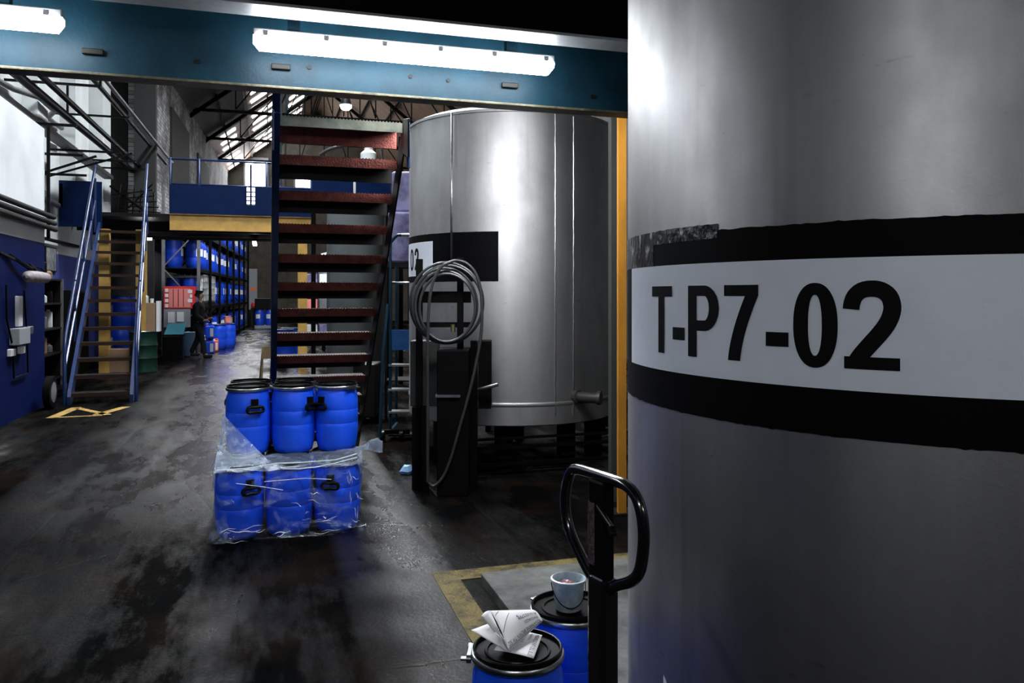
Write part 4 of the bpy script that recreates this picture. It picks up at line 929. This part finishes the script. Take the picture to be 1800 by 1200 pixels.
# ------------------------------------------------------------------ blue ladder trolley
ld = 9.15; o_ = P(700,780,ld); t = thing('step_ladder', 'teal blue wheeled step ladder between the staircase and the grey tank', 'ladder', (o_.x,o_.y,0), -A)
def lx2(px): return (px-700)/FX*ld
zt = zat(413,ld); y0 = .0
for s_ in (0,):
    pts = [(lx2(686),0,.10),(lx2(686),0,zt-.20),(lx2(689),0,zt-.08),(lx2(697),0,zt-.01),(lx2(706),0,zt),(lx2(742),0,zt)]
    m = MB(); m.tube(smooth(pts,3), .018, 10); m.build('hoop_rail', m_ladder, t)
m = MB(); m.tube([(lx2(706),0,zt),(lx2(745),0,zt)], .019, 10); m.build('bright_rail', m_ring, t)  # bright sleeve over the hoop, its lit top put into the colour
m = MB(); m.tube([(lx2(688),0,zat(497,ld)),(lx2(745),0,zat(497,ld))], .014, 8); m.build('bright_rail', m_ring, t)
m = MB(); m.tube([(lx2(673),-.2,.06),(lx2(676),-.1,1.0),(lx2(682),0,1.55)], .018, 8); m.tube([(lx2(687),.0,.1),(lx2(687),.5,.1)], .018, 8); m.tube([(lx2(683),.6,.06),(lx2(686),.5,2.0)], .018, 8); m.build('side_rail', m_ladder, t)
for i, py in enumerate((640,683,722,762)):
    m = MB(); z = zat(py,ld); m.box((lx2(684),-.06+.08*i*0,z-.02),(lx2(726),.12,z)); m.build('tread', m_pipegrey if i < 3 else m_dark, t)
m = MB(); m.box((lx2(686),.02,zat(615,ld)),(lx2(722),.04,zat(580,ld))); m.build('back_panel', M('blue tray', (.01,.09,.30), .4, var=.3), t)
m = MB(); m.bar((lx2(690),.1,.05),(lx2(720),.0,zat(760,ld)),.02,.02); m.bar((lx2(672),-.1,.10),(lx2(722),-.1,.10),.05,.05); m.build('brace', m_blackmatt, t)
for px in (676,708): m = MB(); m.lathe([(.03,-.02),(.06,-.02),(.06,.02),(.03,.02)], 16, (lx2(px),-.12,.06), mat=Matrix.Rotation(pi/2,4,'Y')); m.build('caster', m_black, t)
q = PF(715,832); m = MB(); m.lathe([(.0,.0),(.05,.0),(.06,.03),(.035,.07),(.0,.075)], 14, (q.x,q.y,0))
for i in range(len(m.v)): x,y,z = m.v[i]; n_ = noise.noise(Vector((x*30,y*30,z*30)))*.03; m.v[i] = (x+n_,y+n_,max(0,z+n_*.6))
tag(m.build('rag', m_rag), 'crumpled pale blue rag on the floor by the hose rack foot', 'rag')
# small wooden stand behind the drum stack
q = PF(470,668); t = thing('wooden_stand', 'rough wooden stand on the wet floor behind the stacked drums', 'stand', (q.x,q.y,0), .15)
for sx in (-.085,.085): m = MB(); m.bar((sx*1.3,0,0),(sx,0,.62),.035,.035); m.build('leg', m_wood, t)
for sx in (-.085,.085): m = MB(); m.bar((sx*1.2,.28,0),(sx,.02,.60),.03,.03); m.build('leg', m_wood, t)
m = MB(); m.box((-.11,-.03,.42),(.07,-.018,.66)); m.build('board', m_wood, t, bevel=.005)
# ------------------------------------------------------------------ things seen between the treads
def tank_at(px0, px1, d, ztop, label, mat=m_tank2, z0=.35):
    c = P((px0+px1)/2, 519, d); r = (px1-px0)/2/FX*d*.99
    t = thing('storage_tank', label, 'tank', (c.x,c.y,0))
    m = MB(); m.lathe([(r-.02,z0),(r,z0+.03),(r,ztop-.1),(r*.8,ztop),(.01,ztop+.08)], 48); m.build('body', mat, t)
    for a_ in (.7,2.3,3.9,5.5): m = MB(); x, y = r*.8*cos(a_), r*.8*sin(a_); m.box((x-.05,y-.05,0),(x+.05,y+.05,z0+.02)); m.build('leg', m_blackmatt, t)
    return t
tank_at(575,676,13.3,3.15,'plain grey steel tank seen between the stair treads', M('grey tank paint', (.12,.135,.135), .5, var=.3, scale=2))
tank_at(560,600,24,2.9,'distant narrow grey tank beyond the yellow gallery column')
# raised blue container level behind stair
c = P(623,322,14.5); t = thing('blue_platform', 'blue panelled platform edge seen between the upper stair treads', 'platform', (c.x,c.y,0))
m = MB(); m.box((-.75,0,3.40),(-.02,.02,3.85)); m.box((.03,0,3.40),(.66,.02,3.85)); m.build('panel', m_panelblue, t)
m = MB(); m.box((-.75,.02,3.32),(.9,1.2,3.40)); m.build('deck', m_dark, t)
for x in (-.72,.62,.86): m = MB(); m.bar((x,.1,0),(x,.1,3.33 if x < .8 else 4.6),.08,.08); m.build('post', m_blackmatt, t)
m = MB(); 
for x in (-.01,.012): m.bar((x,.01,3.41),(x,.01,3.86),.018,.01)
m.build('white_strip', m_white, t)
for px, z0, h_2, lab in ((648,3.405,.62,'white container with blue stripes on the blue platform'),):
    c2 = P(px,262,14.9); t = thing('container', lab, 'container', (c2.x,c2.y,3.402))
    m = MB(); m.lathe([(.14,0),(.15,.02),(.15,.9),(.08,.96),(.08,1.0)], 20); m.build('shell', m_white, t)
    m = MB(); m.lathe([(.151,.70),(.153,.71),(.153,.76),(.151,.77)], 20, caps=False); m.build('stripe', M('blue stripe', (.03,.25,.7), .4), t)
a = P(598,270,9.5)
run('flexible_pipe', smooth([P(562,272,14.9),P(580,262,14.9),P(610,255,14.9),P(640,253,14.9),P(664,253,14.9),P(670,262,14.9),P(671,290,14.9),P(671,350,14.9)],4), .03, m_hose, 'curved dark flexible pipe seen above the upper stair treads')
# wrapped pallet on a stand, lilac, right of stair
c = P(703,360,10.6); t = thing('wrapped_load', 'lilac plastic wrapped load on dark shelving between the staircase and the grey tank', 'wrapped goods', (c.x,c.y,0), -A)
m = MB(); m.box((-.16,0,zat(462,10.6)),(.15,.5,zat(372,10.6))); m.box((-.12,0.05,zat(372,10.6)),(.16,.5,zat(300,10.6))); m.build('wrap', m_lav, t, bevel=.03)
m = MB(); m.box((-.2,0,zat(470,10.6)),(.2,.5,zat(462,10.6))); m.box((-.2,0,.5),(.2,.5,.52))
for x in (-.19,.19): m.bar((x,.03,0),(x,.03,zat(465,10.6)),.03,.03); m.bar((x,.47,0),(x,.47,zat(465,10.6)),.03,.03)
m.build('stand', m_dark, t)
# dark machinery behind right of the stairs
for i, (px, py0, py1, wpx, d, mt, lab) in enumerate(((640,640,720,40,10.2,m_dark,'dark machine casing behind the foot of the near staircase'),(1078,700,790,50,9.5,m_dark,'dark crate beyond the amber column'),(885,745,790,70,9.6,M('dark teal crate',(.008,.03,.045),.5),'dark teal crate under the raised grey tank'))):
    c = P(px,py1,d); w_ = wpx/FX*d; hh = zat(py0,d)
    tt = thing('machine' if i == 0 else 'crate', lab, 'machine' if i == 0 else 'crate', (c.x,c.y,0), -A)
    if i == 2: hh = .42
    m = MB(); m.box((-w_/2,0,.08),(w_/2,.5,max(.35,hh))); m.build('casing', mt, tt, bevel=.02)
    m = MB(); 
    for x in (-w_/2+.05, w_/2-.05):
        for y in (.06,.44): m.box((x-.03,y-.03,0),(x+.03,y+.03,.081))
    m.build('foot', m_black, tt)
run('pipe_offcut', [P(1040,775,8.6),P(1100,755,8.8)], .014, m_pipegrey, 'pale pipe slanting up to the right behind the amber column', 'pipe')
# ------------------------------------------------------------------ racking with drums along the far left
def RK(a, l, z): # along, lateral (towards aisle), height
    y = 24.0+a; x = -1.85+.048*a; th = .048
    return Vector((x+l, y, z))
LV = [.16,1.33,2.42,3.5]
rk = thing('pallet_rack', 'long dark pallet racking full of blue drums along the aisle', 'rack', RK(0,0,0), -math.atan(.048))
NB = 7; BL = 2.7
for i in range(NB+1):
    m = MB()
    for l in (-.92,0): m.box((l-.04,i*BL-.04,0),(l+.04,i*BL+.04,4.6))
    m.bar((-.92,i*BL,.3),(0,i*BL,1.3),.03,.03); m.bar((0,i*BL,1.35),(-.92,i*BL,2.4),.03,.03); m.bar((-.92,i*BL,2.45),(0,i*BL,3.5),.03,.03)
    m.build('upright_frame', m_pipegrey if i == 0 else m_blackmatt, rk)
for z in LV:
    m = MB(); m.box((-.92,0,z-.1),(-.88,NB*BL,z-.02)); m.box((-.04,0,z-.1),(.0,NB*BL,z-.02)); m.build('beam', m_blackmatt, rk)
    m = MB(); m.box((-.92,0,z-.02),(0,NB*BL,z)); m.build('shelf', m_dark, rk)
bd = thing('drum', 'blue drum', 'drum')
m = MB(); m.lathe([(.20,0),(.215,.02),(.245,.16),(.252,.30),(.246,.32),(.252,.34),(.252,.52),(.246,.54),(.25,.56),(.235,.72),(.215,.77),(.215,.79)], 20); m.build('body', m_bluerack, bd)
m = MB(); m.lathe([(.21,.786),(.228,.79),(.228,.82),(.20,.825),(.19,.81),(.01,.81)], 20); m.build('lid', M('dark blue lid', (.004,.02,.12), .4), bd)
m = MB(); n=6; vs=[]
for z in (.36,.58):
    for j in range(n+1): a_ = -.9+.9*j/n; vs.append((.255*cos(a_), .255*sin(a_), z))
m.add(vs, [(j,j+1,n+2+j,n+1+j) for j in range(n)]); m.build('label', m_white, bd)
fst = [True]
def put_big(x, y, z, rz, label, group=None, sc=1):
    if fst[0]: o = bd; fst[0] = False
    else: o = copy_tree(bd)
    o.location = (x,y,z); o.rotation_euler = (0,0,rz); o.scale = (sc,sc,sc); o['label'] = label
    if group: o['group'] = group
    elif 'group' in o: del o['group']
    return o
lvn = ['bottom','second','third','top']; slot = ['first','second','third','fourth']
bayn = ['nearest','second nearest','third nearest','fourth','third last','second last','last']
for b_i in range(NB):
    for li, z in enumerate(LV):
        for k2 in range(4):
            if b_i == 0 and li in (0,): continue
            if b_i == 0 and li == 1 and k2 in (1,2,3): continue
            if b_i == 1 and li == 1 and k2 in (0,1,2): continue
            if random.random() < .12: continue
            a_ = b_i*BL+.45+.62*k2; v_ = RK(a_, (-.30 if b_i else -.25)+random.uniform(-.05 if b_i else 0,.02), z+.002)
            put_big(v_.x, v_.y, v_.z, random.uniform(-.5,.9), 'blue drum, %s level of the %s rack bay, %s from near end' % (lvn[li], bayn[b_i], slot[k2]), 'blue drums on the aisle racking')
v_ = RK(.70,-.72,LV[1]+.002); put_big(v_.x, v_.y, v_.z, .3, 'blue drum at the back of the rack end above the red board', 'blue drums on the aisle racking')
v_ = RK(.75,-.76,LV[2]+.002); put_big(v_.x, v_.y, v_.z, .3, 'blue drum at the back of the rack end, higher level', 'blue drums on the aisle racking')
# caged bulk container
v_ = RK(1.75,-.44,LV[1]+.002); t = thing('bulk_container', 'white bulk liquid container in a wire cage on the rack, nearer of two', 'container', v_, -.048)
m = MB(); m.box((-.40,-.55,.14),(.40,.55,.92)); m.build('tank', m_ibc, t, bevel=.05)
m = MB()
for z in (.16,.35,.54,.73,.92):
    m.tube([(-.42,-.57,z),(.42,-.57,z),(.42,.57,z),(-.42,.57,z)], .01, 5, closed=True)
for i in range(6):
    x = -.42+.84*i/5; m.bar((x,-.57,.1),(x,-.57,.95),.015,.015); y = -.57+1.14*i/5; m.bar((.42,y,.1),(.42,y,.95),.015,.015)
m.build('cage', m_chrome, t); m = MB(); m.box((-.42,-.57,0),(.42,.57,.13)); m.build('pallet_base', m_dark, t)
t = copy_tree(t); t.location = RK(3.75,-.44,LV[1]+.002); t['label'] = 'white bulk liquid container in a wire cage on the rack, farther of two'
# rack end: red board
yb = 23.958
def bx(px, y=yb): return PY(px,519,y).x
def bzz(px, py, y=yb): return PY(px,py,y).z
def slab(name, x0, y0, x1, y1, Y, dep, mat, parent=None, org=Vector((0,0,0)), bevel=0):
    m = MB(); a1 = PY(x0,y1,Y); b1 = PY(x1,y0,Y); xm = (x0+x1)/2; z0 = PY(xm,y1,Y).z; z1 = PY(xm,y0,Y).z
    m.box((a1.x-org.x,Y-org.y-dep,z0-org.z),(b1.x-org.x,Y-org.y,z1-org.z)); return m.build(name, mat, parent, bevel=bevel)
og = Vector((bx(316),yb,0)); t = thing('notice_board', 'red printed board fixed to the near end of the drum racking', 'notice board', og)
slab('board', 288,503,345,542,yb,.03,m_red,t,og)
slab('printed_area', 297,507,335,540,yb-.031,.004,m_pink,t,og)
for i in range(4): slab('printed_panel', 290,507+9*i,296,513+9*i,yb-.031,.004,m_white,t,og)
for i in range(3): slab('printed_panel', 330+ (i%2)*4,509+8*i,338,515+8*i,yb-.036,.004,m_white,t,og)
m = MB()
for i in range(3): slab('column_rule', 304+9*i,508,305+9*i,539,yb-.036,.003,m_brown,t,og)
t = thing('notice_board', 'white board with hanging clipboards below the red board', 'notice board', og)
slab('board', 288,543,335,575,yb,.03,m_greypaint,t,og)
slab('clipboard', 295,548,307,567,yb-.031,.01,m_paper,t,og); slab('clipboard', 311,548,323,565,yb-.031,.01,m_paper,t,og)
og2 = Vector((bx(308,22.6),22.6,0)); t = thing('bin', 'black bin below the white clipboard board', 'bin', og2)
slab('body', 289,588,324,632,22.6,.5,m_black,t,og2,.03)
z1 = PY(306,588,22.6).z
m = MB(); m.box((-.27,-.48,z1+.0),(.27,-.0,z1+.02)); m.build('lid', m_dark, t)
m = MB(); m.add([(-.22,-.45,z1+.03),(.24,-.45,z1+.03),(.28,-.12,z1+.30),(-.16,-.12,z1+.30),(-.22,-.43,z1+.02),(.24,-.43,z1+.02),(.28,-.10,z1+.29),(-.16,-.10,z1+.29)], [(0,1,2,3),(7,6,5,4),(0,4,5,1),(1,5,6,2),(2,6,7,3),(3,7,4,0)])
o = m.build('folder', m_teal); o.location = og2; tag(o, 'pale teal folder leaning on top of the black bin', 'folder')
# person
FP = PF(349,628); PZ = 1.76
pr = thing('person', 'person in a dark jacket and trousers walking right past the drum racking', 'person', (FP.x,FP.y,0), -A*.6)
def skin(name, mat, V, E, parent, root=0, sub=2):
    me = bpy.data.meshes.new(name); me.from_pydata([v[:3] for v in V], E, []); o = bpy.data.objects.new(name, me); COL.objects.link(o); o.parent = parent
    me.materials.append(mat); sk = o.modifiers.new('skin', 'SKIN'); 
    lay = me.skin_vertices[0].data if me.skin_vertices else None
    if lay is None:
        bm = bmesh.new(); bm.from_mesh(me); bm.verts.layers.skin.verify(); bm.to_mesh(me); bm.free(); lay = me.skin_vertices[0].data
    for i, v in enumerate(V): lay[i].radius = (v[3], v[4] if len(v) > 4 else v[3]); lay[i].use_root = (i == root)
    ss = o.modifiers.new('sub', 'SUBSURF'); ss.levels = sub; ss.render_levels = sub
    for p_ in me.polygons: p_.use_smooth = True
    sk.use_smooth_shade = True; return o
# faces +x; walking; left leg forward
V = [(0,0,.95,.10,.08),(0,0,1.12,.09,.07),(.01,0,1.30,.11,.08),(.02,0,1.42,.10,.08),(.035,0,1.50,.05),(.05,0,1.58,.065,.06),(.055,0,1.66,.085,.075),(.05,0,1.71,.06),
     (0,-.09,.90,.065),(.12,-.09,.50,.05),(.18,-.09,.10,.04),(.28,-.09,.045,.035),
     (0,.09,.90,.065),(-.03,.09,.50,.05),(-.22,.09,.14,.04),(-.14,.09,.05,.035),
     (.02,-.19,1.38,.055),(.0,-.23,1.12,.042),(.17,-.20,.99,.032),(.25,-.18,.99,.028),
     (.02,.19,1.38,.055),(.03,.23,1.12,.042),(.20,.18,1.02,.032),(.28,.15,1.04,.028)]
E = [(0,1),(1,2),(2,3),(3,4),(4,5),(5,6),(6,7),(0,8),(8,9),(9,10),(10,11),(0,12),(12,13),(13,14),(14,15),(3,16),(16,17),(17,18),(18,19),(3,20),(20,21),(21,22),(22,23)]
for hb, (x, y, z) in ((19,(.25,-.18,.99)),(23,(.28,.15,1.04))):
    for q_ in range(5):
        i = len(V); dy = (q_-1.5)*.017
        if q_ == 4: V += [(x+.02,y,z+.03,.009),(x+.045,y,z+.045,.008)]; E += [(hb,i),(i,i+1)]
        else: V += [(x+.04,y+dy,z-.0,.009),(x+.07-.004*abs(q_-1),y+dy,z-.02,.008),(x+.075,y+dy,z-.045,.007)]; E += [(hb,i),(i,i+1),(i+1,i+2)]
skin('body', m_skin, V, E, pr)
J = [(0,0,.78,.175,.14),(0,0,1.05,.17,.14),(.0,0,1.28,.19,.145),(.01,0,1.42,.14,.12),(.03,0,1.50,.08),
     (.02,-.20,1.38,.078),(.0,-.235,1.12,.068),(.19,-.20,.99,.056),(.02,.20,1.38,.078),(.03,.235,1.12,.068),(.22,.175,1.025,.056)]
skin('jacket', m_cloth, J, [(0,1),(1,2),(2,3),(3,4),(3,5),(5,6),(6,7),(3,8),(8,9),(9,10)], pr)
J = [(0,0,1.0,.14,.12),(0,-.09,.84,.11),(.12,-.09,.50,.082),(.18,-.09,.06,.072),(0,.09,.84,.11),(-.03,.09,.50,.082),(-.22,.09,.10,.072)]
skin('trousers', m_trouser, J, [(0,1),(1,2),(2,3),(0,4),(4,5),(5,6)], pr)
skin('hair', m_hair, [(.02,0,1.685,.092,.088),(.025,0,1.74,.072,.07),(-.025,0,1.61,.07,.07)], [(0,1),(0,2)], pr)
m = MB(); m.lathe([(0.001,-.012),(.012,-.008),(.001,.02)], 8, (.145,0,1.655)); m.build('nose', m_skin, pr)
for y in (-.09,.09):
    m = MB(); x = .20 if y < 0 else -.17; z = 0 if y < 0 else .03; m.box((x-.06,y-.045,z),(x+.18,y+.045,z+.09)); m.build('shoe', m_shoe, pr, bevel=.03)
m = MB(); m.lathe([(.03,0),(.035,.09),(.031,.09),(.001,.01)], 16, P(366,560,21.1)+Vector((0,0,-.02))); 
# jerrycans etc. near the rack
def jerry(px, pyb, pyt, d, mat, lab, wpx=12):
    c = P(px,pyb,d); hh = (pyb-pyt)/FX*d; w_ = wpx/FX*d; z0 = c.z if pyb < 610 else 0
    t = thing('jerrycan', lab, 'jerrycan', (c.x,c.y,z0))
    m = MB(); m.box((-w_/2,-.14,0),(w_/2,.14,hh*.86)); m.build('body', mat, t, bevel=.035)
    m = MB(); m.tube([(-.05,.0,hh*.84),(-.04,0,hh*.97),(.06,0,hh*.97),(.07,0,hh*.84)], .014, 8); m.build('grip', mat, t)
    m = MB(); m.lathe([(.03,hh*.85),(.03,hh*.95),(.001,hh*.955)], 12, (-w_*.3,0,0)); m.build('cap', m_red if mat is not m_orangepl else m_white, t)
    m = MB(); m.box((w_*.05,-.144,hh*.15),(w_*.42,-.1405,hh*.7)); m.build('label', m_white, t)
    return t
j1 = jerry(369,616,590,22.6,m_blue,'blue jerrycan on the floor just right of the walking person, lower of two',15); j1.location.z = 0
hh = (616-590)/FX*22.6
j2 = jerry(369,588,562,22.6,m_blue,'blue jerrycan stacked on another beside the walking person',15); j2.location = (j1.location.x,j1.location.y,hh+.01-.002)
j3 = jerry(379,605,582,23.4,m_orangepl,'orange container on the floor between the jerrycans and a blue drum',9); j3.location.z = 0
q = PF(401,610); put_big(q.x,q.y,0,2.5,'blue drum on the aisle floor with a pink pail on its lid',None,.93)
t = thing('pail', 'pink pail standing on the blue drum in the aisle', 'pail', (q.x-.02,q.y,.78)); m = MB(); m.lathe([(.001,0),(.09,0),(.115,.2),(.122,.2),(.122,.21),(.10,.205),(.085,.01),(.001,.008)], 20); m.build('shell', m_pink, t)
q = RK(2.0,.32,0); put_big(q.x,q.y,0,2.5,'blue drum behind the orange container at the rack foot',None,.93)
v_ = RK(.5,-.2,LV[0]+.002)
t = thing('pail', 'white pail on the lowest rack shelf behind the pink pail', 'pail', RK(1.7,-.14,LV[0]+.002)); m = MB(); m.lathe([(.001,0),(.11,0),(.14,.26),(.15,.26),(.15,.28),(.12,.27),(.10,.01),(.001,.008)], 20); m.build('shell', m_white, t)
m = MB(); m.box((-.3,-.2,0),(.3,.2,.28)); o = m.build('cardboard_box', m_card, bevel=.01); o.location = RK(.6,-.35,LV[0]+.002); tag(o, 'cardboard box on the lowest rack shelf behind the walking person', 'box')
# white tub in front of person left
q = P(333,628,21.9); t = thing('tub', 'pale blue white tub on the floor left of the walking person', 'tub', (q.x,q.y,0)); m = MB(); m.lathe([(.001,0),(.14,0),(.24,.62),(.25,.64),(.22,.63),(.13,.02),(.001,.02)], 24); m.build('shell', M('pale tub', (.25,.42,.6), .4), t)
# green drum with box
q = PF(252,653); t = thing('steel_drum', 'dark green steel drum beside the foot of the left stair', 'drum', (q.x,q.y,0))
m = MB(); m.lathe([(.28,0),(.288,.01),(.283,.03),(.28,.28),(.29,.30),(.28,.32),(.28,.56),(.29,.58),(.28,.60),(.28,.85),(.29,.87),(.29,.885),(.275,.885),(.27,.865),(.01,.865)], 36); m.build('body', m_green, t)
m = MB(); m.lathe([(.291,.868),(.296,.875),(.291,.888)], 36, caps=False); m.build('clamp_ring', m_ring, t)
bxz = .887; m = MB(); m.box((-.17,-.15,0),(.17,.15,.62)); o = m.build('cardboard_box', m_card, bevel=.006); o.location = (q.x+.08,q.y,bxz-.02+.001); tag(o, 'tall brown cardboard box standing on the green drum', 'box')
m = MB(); m.box((.0,-.1,0),(.07,.2,.66)); o = m.build('polystyrene_slab', m_white, bevel=.004); o.location = (q.x+.285-.02,q.y,.0+.868); tag(o, 'white slab standing against the tall cardboard box', 'slab')
t = thing('bottle', 'white bottle with a blue cap on top of the tall cardboard box', 'bottle', (q.x+.03,q.y,bxz-.018+.62))
m = MB(); m.lathe([(.07,0),(.075,.01),(.075,.14),(.04,.17),(.03,.18)], 20); m.build('shell', m_white, t); m = MB(); m.lathe([(.035,.175),(.035,.21),(.001,.212)], 16); m.build('cap', M('blue cap', (.01,.2,.5), .4), t)
m = MB(); m.lathe([(.035,0),(.04,.09),(.001,.095)], 14, (0,0,0)); o = m.build('cup', m_white); o.location = (q.x+.17,q.y,bxz-.018+.62); tag(o, 'small white cup beside the bottle on the cardboard box', 'cup')
# items behind the left stair
for i, (px, py, d, lab) in enumerate(((212,628,20.5,'blue drum with a white label behind the left stair'),(233,632,20.95,'blue drum right of another behind the left stair'))):
    c_ = P(px,py,d); put_big(c_.x,c_.y,0,-2.2+.3*i,lab,'drums behind the left stair',1)
    put_big(c_.x,c_.y,.826,-2.2+.3*i,['upper stacked blue drum behind the left stair, label showing','upper stacked blue drum behind the left stair, farther back'][i],'drums behind the left stair',1)
m = MB(); m.box((-.3,-.2,0),(.3,.2,.5)); o = m.build('cardboard_box', m_card, bevel=.01); q = P(212,655,17.2); o.location = (q.x,q.y,0); tag(o, 'open brown cardboard box on the floor under the left stair', 'box')
# pallet of dark drums far down the aisle
q = P(466,574,40.5); dk = M('dark blue plastic', (.004,.02,.14), .35)
t = thing('pallet', 'pale pallet on the floor far down the aisle', 'pallet', (q.x,q.y,0))
m = MB(); 
for y in (-.5,-.05,.4): m.box((-.5,y,0),(.5,y+.1,.1))
m.box((-.5,-.5,.1),(.5,.5,.13)); m.build('deck', m_greypaint, t)
for i in range(2):
    o = put_big(q.x-.26+.5*i,q.y,.131,-1.5,'%s dark blue drum on the pallet far down the aisle' % ['left','right'][i],'drums on the far pallet',.98)
m = MB(); m.box((-.5,-.3,0),(.5,.3,.55)); o = m.build('crate', m_black, bevel=.02); o.location = (q.x,q.y+.05,.131+.81); tag(o, 'black crate on top of the far pallet of drums', 'crate')
q = P(444.5,560,42); t = thing('cabinet', 'tall pale cabinet at the far end of the aisle', 'cabinet', (q.x,q.y,0))
m = MB(); m.box((-.22,0,.9),(.22,.4,3.05)); m.build('body', m_greypaint, t, bevel=.01)
m = MB(); m.box((-.15,-.012,1.9),(.15,-.002,2.05)); m.build('label', m_orangepl, t); m = MB(); m.box((-.2,0.05,0),(.2,.35,.9)); m.build('stand', m_dark, t)
m = MB(); m.lathe([(.001,0),(.12,.02),(.14,.15),(.1,.28),(.001,.3)], 14); o = m.build('fire_bucket', m_red); q3 = P(446,541,41.4); o.location = (q3.x,q3.y,zat(541,41.4)); 
m = MB(); m.box((-.15,-.15,0),(.15,.15,o.location.z-.001)); s2 = m.build('bucket_stand', m_dark); s2.location = (q3.x,q3.y,0)
tag(o, 'small red bucket in front of the tall pale cabinet', 'bucket'); tag(s2, 'dark stand under the small red bucket', 'stand')
# things under the gallery seen between the near treads
q = P(500,602,19.5); put_big(q.x,q.y,0,1.5,'dark blue drum on the floor seen through the near staircase, left of the yellow column',None,1)
q = P(518,610,18.2); put_big(q.x-.05,q.y+2.3,0,1.5,'bright blue drum seen through the near staircase beside the yellow column',None,1)
c = P(560,560,22); t = thing('shelving_unit', 'metal shelving with pale boxes under the gallery right of the yellow column', 'shelves', (c.x,c.y,0))
m = MB()
for x in (-.4,.4): m.bar((x,0,0),(x,0,3.0),.05,.05); m.bar((x,.5,0),(x,.5,3.0),.05,.05)
m.build('upright', m_pipegrey, t)
for z in (.5,1.2,1.9,2.5): m = MB(); m.box((-.4,0,z-.03),(.4,.5,z)); m.build('shelf', m_dark, t)
cl = [m_white,m_pink,m_lav,m_pipegrey]; cn = ['white','pink','lilac','grey']
for zi, z in enumerate((.5,1.2,1.9)):
    for j in range(2):
        m = MB(); m.box((-.16,-.15,0),(.16,.15,.34)); o = m.build('storage_box', cl[(zi+j*2)%4], bevel=.01); o.location = (c.x-.19+.38*j,c.y+.22,z+.002)
        tag(o, '%s box on the %s shelf of the unit right of the yellow column' % (cn[(zi+j*2)%4], ['lowest','middle','upper'][zi]), 'box', 'boxes on the shelves under the gallery')
